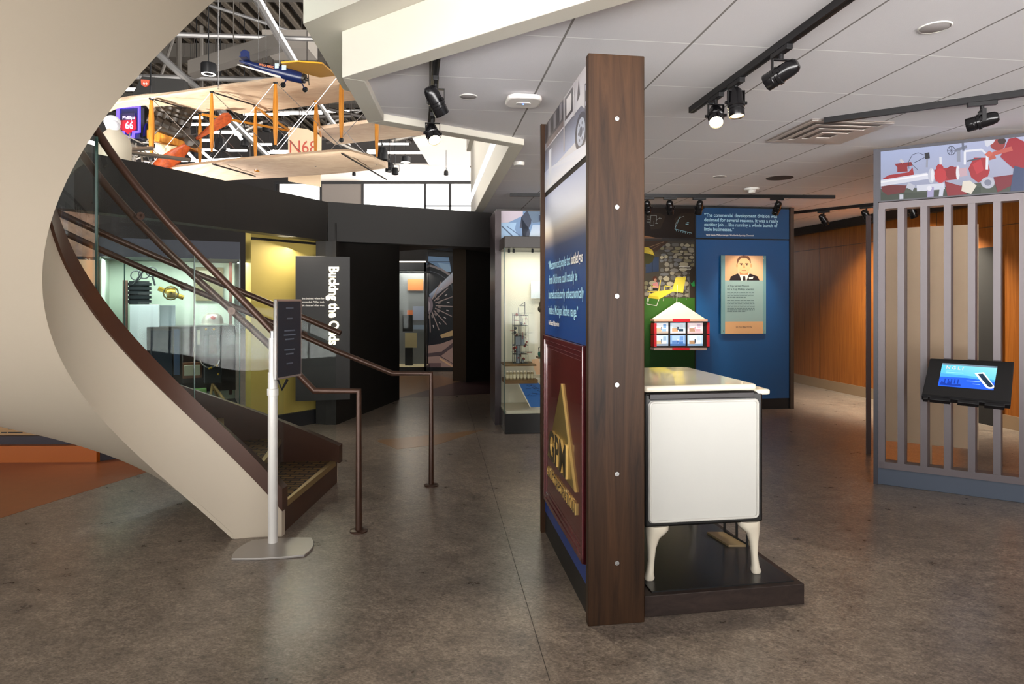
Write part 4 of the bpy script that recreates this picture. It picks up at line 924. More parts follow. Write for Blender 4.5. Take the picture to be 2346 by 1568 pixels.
for k in range(5): mb.obox(a+Z*(.015+k*.045), lv*.22, lu*.14, Z*.03)
mb.obox(a+lv*.02+lu*.02, lv*.18, lu*.1, Z*.24)
mb.build('machine_body', mdk, mac)
mb = MB(); c_ = lp(330, 632, .4)
for k in range(3): 
    cc_ = c_+lv*(.07*k-.07)+Z*(.02*k); mb.tube([cc_+Z*.05*math.sin(t)+lv*.05*math.cos(t) for t in [j*PI/6 for j in range(12)]]+[cc_+lv*.05], .006, 6)
mb.tube([c_-lv*.1-Z*.1, c_+Z*.06], .01, 6).tube([c_+lv*.1-Z*.1, c_+lv*.06+Z*.06], .01, 6); mb.build('machine_levers', mdk, mac)
lbox(281, 642, 292, 760, .35, .42, 'brown_pipe_stand', M('pipe_brown', '5a3f33', .5), 'tall brown stand at the left side of the wide glass case', 'stand')
vb = lp(392, 672, .5); vt = thing('brass_valve', 'shiny brass valve mounted on the pale back of the wide case', 'valve', vb)
MB().lathe([(.0, -.05), (.05, -.04), (.06, 0), (.05, .04), (0, .05)], vb, lv, 14).tube([vb-lv*.12+Z*.05, vb+lv*.12-Z*.05], .025, 10).build('valve_body', brass, vt, True)
MB().tube([vb+Z*.0, vb-lu*.12], .015, 8).tube([vb-lu*.12+lv*.07*math.cos(t)+Z*.07*math.sin(t) for t in [j*PI/6 for j in range(13)]], .008, 6).build('valve_wheel', M('dark_brass', '54481c', .4, .7), vt, True)
sg2 = lbox(366, 700, 402, 752, .62, .66, 'grey_placard', M('placard_grey', 'a9b6bd', .5), 'grey arched placard beside the white pedestal in the wide case', 'placard')
hb = lp(487, 741, .4); hh = thing('hard_hat', 'silver hard hat with red emblem on the dark cabinet in the wide case', 'hard hat', hb)
mb = MB(); prof = [(.002, .115), (.05, .11), (.085, .085), (.105, .04), (.11, 0), (.14, -.008), (.14, -.004)]; mb.lathe(prof, hb, n=20).build('hat_shell', M('hat_silver', 'b3ada0', .3, .5), hh, True)
MB().ball(hb-lu*.095+Z*.06, .028, .012, .022).build('hat_emblem', M('emblem_red', 'b03028', .4), hh)
cb = lbox(336, 750, 540, 905, .3, .7, 'dark_cabinet', M('cabinet_dark', '231c19', .35, noise=.2), 'large dark equipment cabinet with dials in the middle of the wide case', 'cabinet')
for (x0, y0, x1, y1, col) in ((345, 758, 395, 890, '1a2430'), (398, 755, 412, 860, '3a4c66'), (452, 757, 458, 790, 'c9c4b0'), (418, 760, 448, 880, '2e2420')):
    lbox(x0, y0, x1, y1, .285, .3, 'cabinet_panel', M('cab_'+col, col, .3), parent=cb)
ms = thing('movie_stand', 'tall black instrument with brass knobs on wooden tripod legs in the wide case', 'instrument', lp(487, 930, .2))
mb = MB(); a = lp(467, 880, .15); mb.obox(a, lv*.17, lu*.12, Z*.5); mb.build('instrument_body', mdk, ms, bevel=.01)
lbox(478, 768, 497, 812, .135, .15, 'instrument_window', M('window_brown', '3d2c26', .2), parent=ms)
mb = MB()
for (x, y) in ((472, 755), (490, 755), (484, 843), (497, 838), (500, 858), (480, 845)): mb.ball(lp(x, y, .13), .012)
mb.build('brass_knobs', brass, ms, True)
mb = MB(); a = lp(487, 880, .2)
for (x, y, d) in ((479, 928, .1), (521, 927, .1), (503, 925, .4)): mb.tube([a, lp(x, y, d)], .014, 8)
mb.build('tripod_leg', M('tripod_wood', 'a88c54', .5), ms)
yk = MB().tube([lp(475+22*math.cos(t)+6, 825-18*math.sin(t), .13) for t in [PI+j*PI/8 for j in range(9)]], .008, 6); yk.build('steel_yoke', chrome, ms)
lbox(418, 832, 463, 868, .25, .29, 'wooden_radio', M('radio_wood', '6a4630', .4), 'small wooden framed panel low in the wide glass case', 'radio'); lbox(422, 838, 459, 862, .235, .25, 'sketch_card', M('sketch', 'a8a890', .5), 'pale sketch card in front of the wooden panel', 'card')
lbox(432, 893, 474, 930, .2, .3, 'green_box', M('leaf_green_box', '7fae63', .6), 'bright green box on the wide case floor', 'box')
lbox(448, 612, 512, 690, .74, .77, 'framed_photo', M('photo_olive', '8d8460', .5), 'olive framed photograph on the back of the wide case', 'picture'); lbox(455, 620, 505, 645, .735, .74, 'photo_mount', M('mount_pale', 'c6c2a4', .5), 'pale mount above the olive photograph in the wide case', 'picture')
lbox(525, 560, 532, 905, .5, .52, 'copper_pole', M('copper_pole', '6a3c28', .4), 'slim copper pole at the right side of the wide glass case', 'pole')
for k, x in enumerate((323, 420, 470, 515)):
    a = lp(x, 572, .15); o = thing('case_lamp', 'tiny black lamp under the wide case header, %s from the left' % ['first', 'second', 'third', 'fourth'][k], 'spotlight', a, 'lamps in the wide case')
    MB().tube([a+Z*.04, a], .006, 6).build('stem', darkm, o); MB().lathe([(0, .02), (.014, .018), (.018, -.02)], a-Z*.01, (0, .2, 1), 10).build('lamp_head', darkm, o, True)
L = bpy.data.lights.new('wide_case_light', 'AREA'); L.shape = 'RECTANGLE'; L.size = 1.4; L.size_y = .25; L.energy = 11; L.color = (.97, 1, .97); o = bpy.data.objects.new('wide_case_light', L); C.objects.link(o); o.location = la+lv*LW/2+lu*.25+Z*(lz1-.02); o.rotation_euler = (0, 0, math.atan2(lv.y, lv.x))
# info panel hanging on the yellow / black wall
ia, ib = PZ(677, 7.22, 0), PZ(802, 7.34, 0); iv = (ib-ia).normalized(); iz0, iz1 = HC-(919-688)/FP*7.25, HC+(688-587)/FP*7.25
ip = thing('wall_text_panel', 'dark panel with large glowing vertical title, in front of the mustard wall', 'text panel', (ia+ib)/2+Z*iz0)
inn = V((iv.y, -iv.x, 0)); IW = (ib-ia).length
MB().obox(ia+Z*iz0, iv*IW, -inn*.05, Z*(iz1-iz0)).build('panel_board', M('panel_charcoal', '1c1918', .5), ip, bevel=.003)
MB().obox(ib-iv*.12-inn*.05+Z*(iz0+.3), iv*.1, -inn*.5, Z*1.2).build('wall_mount', blackwall, ip)
ttl = M('title_glow', 'fffbe8', .5, emit='fff0c8', es=1.2)
text('Bucking the Odds', ia+iv*IW*.615+Z*(HC+(688-611)/FP*7.25), -Z, iv, .105, ttl, ip, width=.86, bold=.03, ext=.012)
lines_text([('In a business where few', .235), ('succeeded, Phillips took', .235), ('big risks and often won.', .235)], ia+iv*IW*.12+Z*(HC+(688-686)/FP*7.25), iv, Z, .02, .038, tw, ip, bold=.02)
# exhibit low on the far left seen under the stair
lt = thing('orange_plinth_exhibit', 'low exhibit plinth with dark band, orange base and tan text strip under the stair', 'plinth', (-4.8, 6.1, 0))
oa, ob = F(-260, 1062), F(221, 1060)
ob2 = F(302, 1051)
od = (ob-oa).normalized(); on_ = V((-od.y, od.x, 0)); OL = (ob-oa).length
orp = M('orange_plinth', 'b05a10', .4); nav = M('navy_plinth', '2a232e', .5)
MB().obox(oa, od*OL, on_*.4, Z*.145).build('orange_base', orp, lt)
MB().obox(oa+on_*.06+Z*.145, od*OL, on_*.4, Z*.075).obox(ob+on_*.05, ob2-ob, on_*.4, Z*.22).build('dark_band', nav, lt)
tn = M('tan_text_strip', 'b08a5e', .6)
MB().obox(oa+on_*.1+Z*.22, od*(OL-.25), on_*.4, Z*.5).build('tan_strip', tn, lt)
mb = MB(); rs = random.Random(9)
for k in range(60): mb.obox(oa+on_*.095+od*(OL-.9+rs.uniform(0, .62))+Z*(.24+.032*rs.randrange(8)), od*rs.uniform(.02, .07), on_*.004, Z*.009)
tag(mb.build('handwritten_lines', darkm, lt), kind='stuff')
wallp = thing('peach_wall_graphic', 'peach coloured exhibit panel with speckled photo header seen through the stair glass, left', 'panel', (-4.2, 6.0, 0))
pa, pb_ = PZ(100, 6.0, 0), PZ(218, 6.25, 0); pvv = pb_-pa
MB().obox(pa+Z*.8, pvv, V((0, .06, 0)), Z*1.0).build('peach_panel', M('peach_panel', 'd8b08c', .6), wallp); MB().obox(pa+Z*1.83, pvv, V((0, .06, 0)), Z*.5).build('photo_header', M('speckled_header', '9c7a66', .6, noise=.7, nscale=18), wallp)
MB().obox(pa+pvv*.5+Z*.9-V((0, .01, 0)), pvv*.45, V((0, .01, 0)), Z*.65).build('pink_sheet', M('pink_sheet', 'dcbcb0', .6), wallp)
wl_ = bpy.data.lights.new('wall_fill', 'AREA'); wl_.size = .4; wl_.energy = 4.5; wl_.color = (1, .93, .78); o = bpy.data.objects.new('wall_fill', wl_); C.objects.link(o); o.location = (-2.3, 7.22, 2.04); o.rotation_euler = (-.25, 0, 0)  # added light to lift the mustard wall, fixture unseen
struct('wall_left_3', MB().obox(V((-7, 6.7, 0)), V((2.4, .3, 0)), V((0, .1, 0)), Z*2.3), bandm)
# ================================================================== RIGHT SLATTED PARTITION
ra, rb2 = F(2006, 1110), F(2346, 1155); rv = (rb2-ra).normalized(); rn = V((-rv.y, rv.x, 0))   # rn points away from the camera
RL = (rb2-ra).length+1.4; RT = 2.585
rp = thing('slatted_partition', 'grey slatted partition with photo header of red and white pipe valves, right side of the gallery', 'partition', ra+rv*RL/2)
grey = M('grey_laminate', '6b6366', .4, .1, noise=.05); grey2 = M('blue_grey_base', '505a6a', .4); greyd = M('dark_frame', '3b3a42', .4)
MB().obox(ra+rn*.02, rv*RL, rn*.1, Z*.13).build('kick_plate', grey2, rp, bevel=.003)
MB().obox(ra+rv*.02+Z*.13, rv*RL, rn*.11, Z*.05).build('bottom_rail', grey, rp)
zr = HC+(688-478)/FP*5.05
MB().obox(ra+rv*.02+Z*zr, rv*RL, rn*.11, Z*.05).build('top_rail', grey, rp)
MB().obox(ra-rv*.015, rv*.03, rn*.12, Z*RT).build('edge_post', greyd, rp)
MB().obox(ra+rv*.018+Z*.13, rv*.045, rn*.11, Z*(zr-.13)).build('end_stile', grey, rp)
zh0 = zr+.055
MB().obox(ra+rv*.015+Z*zh0, rv*RL, rn*.1, Z*(RT-zh0)).build('header_box', greyd, rp)
spx = [2064.5, 2117, 2171, 2226.5, 2285, 2345]
def onr(px):
    q = (px-1173)/FP; t = (q*ra.y-ra.x)/(rv.x-q*rv.y); return t
ts = [onr(x) for x in spx]; ts += [ts[-1]+(ts[-1]-ts[-2])*k for k in range(1, 6)]
dd = V((.71, .70, 0)); dw = V((.70, -.71, 0))
for t in ts:
    if t > RL-.05: break
    MB().obox(ra+rv*(t-.024)+rn*.004+Z*.18, rv*.044, V((.60, .80, 0))*.09+V((.012, 0, 0)), Z*(zr-.18)).build('slat', grey, rp)
hp = Pic(ra+rv*.035-rn*.004+Z*(zh0+.01), rv*(rb2-ra).length*1.45, Z*(RT-zh0-.035))
K = 1/1.45
def u_(px): return (onr(px)-.035)/((rb2-ra).length*1.45)
def v_(px, py):
    t = onr(px); Y = (ra+rv*t).y; return (HC+(688-py)/FP*Y-(zh0+.01))/(RT-zh0-.035)
def rpt(zx, zy): px, py = 1960+zx/3.135, 250+zy/3.135; return (u_(px), v_(px, py))
def rpoly(pts, c): hp.poly([rpt(*p) for p in pts], c)
def rl(a, b, w_, c):
    dx, dy = b[0]-a[0], b[1]-a[1]; L = math.hypot(dx, dy); nx, ny = -dy/L*w_/2, dx/L*w_/2
    rpoly([(a[0]+nx, a[1]+ny), (b[0]+nx, b[1]+ny), (b[0]-nx, b[1]-ny), (a[0]-nx, a[1]-ny)], c)
def rell(x, y, rx, ry, c, n=14): rpoly([(x+rx*math.cos(2*PI*k/n), y+ry*math.sin(2*PI*k/n)) for k in range(n)], c)
hp.poly([(0, 0), (1, 0), (1, 1), (0, 1)], ['9aa0b8', 'a3a3b8', 'b6bbd8', 'a9b6dc'])
rpoly([(170, 575), (700, 560), (1210, 480), (1500, 470), (1500, 680), (170, 690)], '4a5248'); rpoly([(170, 600), (500, 600), (900, 560), (900, 640), (170, 690)], '3c463c')
rpoly([(180, 540), (370, 550), (350, 600), (230, 620), (190, 590)], '6b1f26'); rpoly([(190, 505), (240, 475), (380, 455), (410, 420), (420, 470), (400, 500)], 'a3242e')
rpoly([(280, 395), (400, 380), (412, 405), (372, 415), (375, 450), (300, 455), (300, 420)], '8f1f28'); rl((320, 365), (345, 385), 20, 'c9c6cc')
rl((172, 535), (520, 480), 46, 'd9dcec'); rl((172, 528), (520, 470), 12, 'f4f5fb'); rell(545, 480, 24, 56, 'c6cadb'); rell(552, 478, 12, 46, 'e8eaf4')
rl((570, 480), (730, 460), 90, 'a5212e'); rell(605, 430, 28, 34, 'b02c36'); rell(610, 480, 45, 52, 'c1303a'); rell(690, 460, 42, 50, '8f1c28'); rell(735, 458, 14, 52, 'e5e6ee'); rl((610, 345), (612, 400), 18, 'dcdee8')
rl((745, 460), (800, 450), 60, 'c9a9b4'); rpoly([(810, 430), (850, 350), (940, 350), (965, 440), (945, 500), (880, 530), (830, 490)], 'a8232f'); rpoly([(840, 400), (900, 360), (920, 440), (870, 470)], 'c03440')
rl((785, 400), (785, 310), 16, 'e6e8f2'); rl((780, 305), (905, 292), 14, 'e6e8f2'); rl((905, 292), (945, 330), 14, 'dfe2ee'); rl((945, 330), (943, 435), 18, 'e6e8f2')
for k in range(8): rl((688, 300), (688+28*math.cos(k*PI/4), 300+32*math.sin(k*PI/4)), 3, '5a6074')
pts = [(688+28*math.cos(k*PI/6), 300+32*math.sin(k*PI/6)) for k in range(13)]
for a, b in zip(pts, pts[1:]): rl(a, b, 5, '4f566a')
rl((715, 300), (800, 270), 22, '767c90'); rl((770, 235), (775, 300), 16, '6c7286'); rl((740, 300), (740, 380), 26, '8f94a6'); rl((800, 375), (900, 355), 10, '4c5260')
pts = [(385+0, 430), (380, 380), (410, 330), (450, 315), (490, 330)]
for a, b in zip(pts, pts[1:]): rl(a, b, 3, '2d3240')
rpoly([(496, 318), (530, 312), (534, 355), (500, 362)], '22242c'); rl((495, 350), (420, 388), 4, '3b4152'); rl((515, 362), (512, 420), 14, '9a9fb0'); rl((390, 385), (450, 440), 3, '3b4152')
rl((440, 570), (640, 555), 44, 'd4d8e8'); rl((620, 560), (612, 640), 30, 'cdd2e4'); rl((540, 560), (538, 650), 46, 'a9a4cc'); rl((330, 615), (330, 668), 28, 'c9ccda'); rl((372, 545), (420, 570), 40, 'c0c4d4')
rpoly([(640, 520), (780, 560), (800, 630), (660, 640)], '8c1f2c'); rpoly([(770, 520), (820, 515), (870, 550), (830, 625), (760, 590)], 'e3dcd0'); rell(950, 530, 50, 42, 'b9bccb'); rell(950, 530, 26, 22, '7c8196'); rpoly([(990, 490), (1140, 470), (1140, 540), (1020, 600)], '7d2030')
rell(530, 570, 18, 18, 'e6e8f4'); 
# worker bending over the valve: red shirt, jeans, white cap
rpoly([(1040, 345), (1060, 300), (1080, 260), (1100, 215), (1150, 205), (1210, 235), (1330, 320), (1400, 480), (1150, 440), (1100, 400)], 'a02434'); rpoly([(1040, 290), (1120, 270), (1130, 300), (960, 345), (935, 330)], 'c05a50'); rpoly([(925, 330), (960, 300), (990, 320), (960, 350)], 'c9685a'); rpoly([(960, 345), (1000, 330), (1010, 355), (960, 370)], 'b85a4e')
rell(1020, 250, 55, 50, '9a3a3a'); rpoly([(925, 225), (1005, 207), (990, 245), (945, 275), (930, 260)], 'd4d8e6'); rell(1050, 230, 30, 24, '3a2626'); rpoly([(1140, 410), (1400, 470), (1400, 660), (1110, 660), (1115, 560)], '3f4d72')
hp.build('header_photo', rp, prb)  # header print gets a faint glow from its material
# beige panel, dark door and floor beyond the slats
ba = F(2028, 1000) ; ba = PZ(2029, 5.75, 0)
bgn = MB().obox(ba+rn*.0+Z*.2, rv*.66, rn*.03, Z*1.84)
bgn.obox(ba+rv*.3+rn*.03, rv*.04, rn*.04, Z*2.0)
tag(bgn.build('beige_panel', M('beige_panel', 'e0c4a4', .6, noise=.04)), 'plain beige panel hanging behind the grey slats, left half', 'panel')
da = PZ(2229, 7.0, 0)
def onwall(px):
    q_ = (px-1173)/FP; t = (q_*wa.y-wa.x)/(wdir.x-q_*wdir.y); return wa+wdir*t
d0_, d1_ = onwall(2205)-wn*.02, onwall(2292)-wn*.02
struct('door_1', MB().obox(V((d0_.x, d0_.y, 0)), V((d1_.x-d0_.x, d1_.y-d0_.y, 0)), -wn*.02, Z*2.02), M('door_void', '0f0b09', .7))
tag(MB().obox(PZ(1985, 6.1, 0), V((.05, .01, 0)), V((.01, .03, 0)), Z*2.2).build('grey_post', grey), 'slim grey upright standing just behind the left edge of the slatted partition', 'post')
# tablet kiosk fixed to the slats
def kp(px, py, off=0.0):
    o = ra-rn*off; d = V(((px-1173)/FP, 1, (688-py)/FP)); t = o.dot(rn)/V((d.x, d.y, 0)).dot(rn); r = d*t; return V((r.x, r.y, r.z+HC))
kb = thing('touchscreen_kiosk', 'black tilted touchscreen kiosk with blue screen mounted on the slats', 'kiosk', kp(2220, 920, .1))
tl_, tr_, bl2 = kp(2131, 821, .06), kp(2324, 829, .06), kp(2112, 905, .22)
_pn = (tr_-tl_).cross(bl2-tl_).normalized(); _d = V(((2316-1173)/FP, 1, (688-925)/FP)); _c = V((0, 0, HC)); br2 = _c+_d*((tl_-_c).dot(_pn)/_d.dot(_pn))
nn = (tr_-tl_).cross(bl2-tl_).normalized()
nn = nn if nn.y > 0 else -nn
MB().prism([tl_, tr_, br2, bl2], nn*.045).build('kiosk_body', darkm2, kb, bevel=.006)
def kq(a, b): 
    t = tl_.lerp(tr_, a); u = bl2.lerp(br2, a); return t.lerp(u, b)
A1_, B1_ = kq(.16, .72), kq(.82, .72)
pk = Pic(kq(.165, .73)-nn*.002, kq(.80, .73)-kq(.165, .73), kq(.165, .12)-kq(.165, .73))
pk.rect(0, 0, 1, 1, '1f4fc0'); pk.poly([(0, .5), (1, .4), (1, 1), (0, 1)], ['4aa0d0', '5aaed0', '79b9c8', '56b0d4']); pk.poly([(0, .4), (.5, .43), (1, .33), (1, .42), (.5, .52), (0, .55)], '3f8cd8'); pk.poly([(0, .93), (1, .93), (1, 1), (0, 1)], '5a6a78')
pk.poly([(.05, .22), (.15, .12), (.2, .26), (.25, .1), (.4, .14), (.42, .05), (.02, .05)], '12308c')
for k in range(5): pk.rect(.1+.06*k, .15, .12+.06*k, .33, '123088')
pk.line((.7, .68), (.93, .14), .17, 'f4f4f4', 1); pk.ell(.93, .14, .075, .09, 'f4f4f4'); pk.line((.72, .64), (.93, .17), .1, '1a2a3c', 1); pk.ell(.93, .17, .05, .06, '1a2a3c')
pk.rect(.1, .6, .42, .62, '8fd0dc'); pk.rect(.5, .3, .75, .315, '9ac4f0'); pk.rect(.62, .18, .75, .195, '9ac4f0'); pk.rect(.1, .68, .3, .69, '8fb8c8')
if pk.N.dot(nn) > 0: pk.N = -pk.N
pk.build('screen', kb, prs, label='lit blue screen')
A_ = (kq(.8, .73)-kq(.165, .73)).normalized(); B_ = (kq(.165, .12)-kq(.165, .73)).normalized()
text('N G L ?', kq(.165, .73)+pk.A*.09+pk.B*.74-nn*.001, A_, B_, .026, tw, kb, bold=.03, width=pk.A.length*.32, lift=.006)
lip = MB()
for (a, b) in ((.02, .08), (.1, .34), (.42, .66), (.72, .94)): lip.prism([kq(a, 1.0), kq(b, 1.0), kq(b, 1.1), kq(a, 1.1)], nn*.05)
lip.prism([kq(0, .96), kq(1, .96), kq(1, 1.04), kq(0, 1.04)], nn*.06); lip.build('front_ledge', darkm, kb, bevel=.003)
MB().obox(kq(.3, .5)+nn*.04, rv*.2, rn*.12, Z*.04).build('mount_arm', darkm, kb)

# ================================================================== CEILING FIXTURES
def disc(px, py, r, h, name, label, cat, mat, z=CZ, ring=None):
    c_ = F(px, py, z); o = thing(name, label, cat, c_)
    MB().lathe([(0, -h), (r*.9, -h), (r, -h*.4), (r, 0)], c_, n=28).build('body', mat, o, True)
    if ring: MB().lathe([(r, -h*1.2), (r*1.06, -h), (r*1.1, 0)], c_, n=28).build('ring', ring, o, True)
    return o
grl = M('speaker_grille', 'aaa5a4', .7, noise=.2, nscale=300)
disc(2142, 62, .062, .004, 'ceiling_speaker', 'round grey flush ceiling speaker at upper right between the tracks', 'speaker', grl, ring=plasticw)
disc(1073, 221, .05, .004, 'ceiling_speaker', 'round grey flush ceiling speaker beside the white wireless unit', 'speaker', grl, ring=plasticw)
disc(1648, 405, .06, .004, 'ceiling_speaker', 'faint round ceiling speaker near the back wall', 'speaker', grl, ring=plasticw)
disc(1786, 408, .13, .004, 'black_ceiling_vent', 'flat black round ceiling vent near the back wall', 'vent', M('vent_black', '2a2422', .6))
disc(1189, 372, .05, .03, 'smoke_detector', 'small white ceiling detector near the atrium edge, left one', 'smoke detector', plasticw)
disc(1250, 373, .045, .03, 'smoke_detector', 'small white ceiling detector half behind the partition', 'smoke detector', plasticw)
sd_ = disc(1722, 432, .08, .02, 'smoke_detector', 'white smoke detector in front of the blue wall ceiling', 'smoke detector', plasticw)
c_ = F(1722, 432, CZ); MB().lathe([(0, -.05), (.035, -.05), (.045, -.02), (.045, 0)], c_, n=20).build('sensor', plasticw, sd_, True)
# access point
c_ = F(1199, 237, CZ-.035); ap = thing('wireless_access_point', 'white square wireless access point with blue light under the ceiling', 'access point', c_)
MB().prism([p_-Z*.0 for p_ in rr(c_-W*.105-U*.105, W, U, .21, .21, .06)], (0, 0, .03)).build('housing', M('ap_white', 'e8e2de', .45), ap, bevel=.012)
MB().prism([p_ for p_ in rr(c_-W*.045-U*.02-Z*.004, W, U, .09, .045, .02)], (0, 0, .004)).build('badge', M('ap_badge', 'cfcac6', .4), ap)
MB().ball(c_-Z*.005-U*.0, .004, n=8).build('status_light', emat('blue_led', '3a6cff', 6), ap); MB().box(c_.x-.05, c_.x+.05, c_.y-.03, c_.y+.03, CZ-.008, CZ).tube([c_+V((.03, 0, .03)), c_+V((.0, 0, .05)), c_+V((.02, .02, .035))], .004, 6).build('mount', M('ap_mount', '4a5a78', .5), ap)
# air diffuser
k4 = [F(1757, 320, CZ), F(1920, 322, CZ), F(2044, 281, CZ), F(1870, 276, CZ)]; dcn = sum(k4, V((0, 0, 0)))/4
df = thing('air_diffuser', 'square stepped louvre air diffuser in the ceiling with a track running under it', 'air vent', dcn)
dm_ = M('diffuser_metal', 'd0c6c0', .45, .3)
hs_ = .3
MB().obox(dcn-W*hs_-U*hs_-Z*.008, W*2*hs_, U*2*hs_, Z*.008).build('plate', M('diffuser_dark', '8a807b', .6), df)
for k, s_k in enumerate((.3, .235, .17, .1)):
    mb = MB(); z_ = -.012-.008*k
    for (a, b, c, d) in ((-1, -1, 1, -1), (1, -1, 1, 1), (1, 1, -1, 1), (-1, 1, -1, -1)):
        A_ = dcn+W*a*s_k+U*b*s_k; B_ = dcn+W*c*s_k+U*d*s_k; i_ = s_k-.045
        mb.add([A_+Z*z_, B_+Z*z_, dcn+W*c*i_+U*d*i_+Z*(z_-.014+.02), dcn+W*a*i_+U*b*i_+Z*(z_-.014+.02), A_+Z*(z_-.003), B_+Z*(z_-.003), dcn+W*c*i_+U*d*i_+Z*(z_-.02+.02), dcn+W*a*i_+U*b*i_+Z*(z_-.02+.02)], [(0, 1, 2, 3), (7, 6, 5, 4), (0, 4, 5, 1), (2, 6, 7, 3)])
    mb.build('louvre', dm_, df)
# track rails
trm = M('track_black', '1a191b', .35, .3)
def track(name_lbl, a, b, w_=.036, h_=.036):
    d_ = (b-a).normalized(); n_ = V((d_.y, -d_.x, 0)); m_ = (a+b)/2
    o = thing('lighting_track', name_lbl, 'lighting track', V((m_.x, m_.y, CZ)))
    a = V((a.x, a.y, CZ-h_)); b = V((b.x, b.y, CZ-h_))
    MB().obox(a-n_*w_/2, b-a, n_*w_, Z*h_).build('rail', trm, o)
    MB().obox(a-n_*.006-Z*.001, b-a, n_*.012, Z*.004).build('slot', M('slot_dark', '050505', .6), o)
    return d_
T1a, T1b = F(1584, 257, CZ-.03), F(1584, 257, CZ-.03)-U*3.2
track('long black ceiling track with three spotlights, right of the walnut post', T1a, T1b)
T2a, T2b = F(1888, 281, CZ-.03), F(2380, 213, CZ-.03)
track('black ceiling track running from the air diffuser to the right', T2a, T2b+(T2b-T2a)*.6)
T3a, T3b = F(1168, 449, CZ-.03), F(1912, 454, CZ-.03)
track('black ceiling track crossing in front of the blue wall', T3a, T3b)
T4a, T4b = F(1815, 490, CZ-.03), F(2010, 470, CZ-.03)
track('black ceiling track along the brown wood wall', T4a, T4b+(T4b-T4a)*.8)
T5a, T5b = F(1002, 119, CZ-.03), F(985, 296, CZ-.03)
track('short black ceiling track with two spotlights near the atrium edge', T5a, T5b)
# spotlight prototype, built at the origin, hanging from z=0
sp = thing('track_spotlight', 'track spotlight', 'spotlight', (0, 0, 0))
MB().cbox((0, 0, -.014), .032, .15, .026).build('adapter', trm, sp, bevel=.003)
yk = MB().tube([(0, 0, -.025), (0, 0, -.05)], .011, 10)
for s_k in (-1, 1): yk.obox((s_k*.046-.0025*s_k, -.011, -.13), (.004*s_k, 0, 0), (0, .022, 0), (0, 0, .075))
yk.obox((-.048, -.011, -.056), (.096, 0, 0), (0, .022, 0), (0, 0, .005)); yk.build('yoke', trm, sp, bevel=.001)
lamp_m = M('lamp_black', '19181a', .22, .3, .6)
hd = MB().lathe([(0, .085), (.022, .083), (.034, .07), (.039, .045), (.04, -.005), (.046, -.008), (.046, -.022), (.041, -.026), (.041, -.075), (.038, -.08), (.036, -.07)], n=24)
hd = hd.build('lamp_head', lamp_m, sp, True); hd.location = (0, 0, -.118)
kn = MB().tube([(-.045, 0, 0), (-.06, 0, 0)], .009, 10).tube([(.045, 0, 0), (.06, 0, 0)], .009, 10).lathe([(.040, -.035), (.043, -.04), (.040, -.045)], n=20).build('knob', lamp_m, hd, True)
lens = MB().lathe([(0, -.071), (.036, -.071)], n=20).build('lens', M('lens_dark', '2a2622', .1), hd)
def spot(x, y, z, aim, label, lit, group, energy=0, yaw=0, blend=.5, size=40, col=(1, .9, .72), first=[True], ang=None):
    if first[0]: r, ch = sp, {c.name.split('.')[0]: c for c in sp.children}; first[0] = False
    else: r, ch = dup(sp)
    r.location = (x, y, z); r['label'] = label; r['group'] = group; r.rotation_euler = (0, 0, yaw)
    h = ch['lamp_head']; d_ = (V(aim)-V((x, y, z-.118))).normalized(); d_.rotate(Euler((0, 0, -yaw)))
    h.rotation_euler = d_.to_track_quat('-Z', 'Y').to_euler()
    for g_ in h.children:
        if g_.name.startswith('lens'): g_.data = g_.data.copy(); g_.data.materials[0] = MC['lens_dark'] if not lit else (lamp_on if lit is True else lit)
    if energy:
        L = bpy.data.lights.new('spot_beam', 'SPOT'); L.energy = energy; L.spot_size = math.radians(size); L.spot_blend = blend; L.color = col; L.shadow_soft_size = .03
        o = bpy.data.objects.new('spot_beam', L); C.objects.link(o); o.parent = h; o.location = (0, 0, -.085)
    return r
ty = math.atan2(-(T1b-T1a).x, (T1b-T1a).y); HT = CZ-.034
def ontrack(a, b, px):
    q_ = (px-1173)/FP; d_ = b-a; t = (q_*a.y-a.x)/(d_.x-q_*d_.y); p_ = a+d_*t; return p_.x, p_.y
wmw = emat('lamp_dim', 'ffcf90', 4)
x, y = ontrack(T1a, T1b, 1640); spot(x, y, HT, (.75, 2.2, .9), 'lit track spotlight nearest the end of the long right track, glowing downward', True, 'spotlights on the long right track', 14, YAW)
x, y = ontrack(T1a, T1b, 1686); spot(x, y, HT, (x+.02, y-.25, 1), 'second spotlight of the long right track, pointing straight down', wmw, 'spotlights on the long right track', 25, YAW, size=50)
x, y = ontrack(T1a, T1b, 1790); spot(x, y, HT, (.2, y+1.0, 1.9), 'third spotlight of the long right track, tilted left with its back shown', False, 'spotlights on the long right track', 10, YAW)
x, y = ontrack(T2a, T2b, 2250); spot(x, y, HT, (x-1.0, y+.9, 2.25), 'lone black spotlight on the track above the pipe valve photo', False, 'spotlight on the diffuser track', 0, 1.2)
for px, aim, lb, en in ((1484, (1.9, 8.4, 1.5), 'partly hidden beside the walnut post', 15), (1535, (2.15, 8.4, .9), 'second from the walnut post', 30), (1602, (2.1, 8.2, 1.2), 'above the seam of mural and blue wall', 30), (1780, (3.0, 8.5, 1.5), 'above the right end of the blue header', 28)):
    x, y = ontrack(T3a, T3b, px); spot(x, y, HT, aim, 'back track spotlight, '+lb, False, 'spotlights on the back track', en, PI/2, size=50)
for px, lb, en in ((1887, 'small spotlight in front of the brown wood wall', 60), (1985, 'small spotlight at the left edge of the slatted partition', 60)):
    x, y = ontrack(T4a, T4b, px); spot(x, y, HT, V((x, y, 1.2))+wn*.9, lb, False, 'spotlights along the wood wall', en*2, .8, size=110)
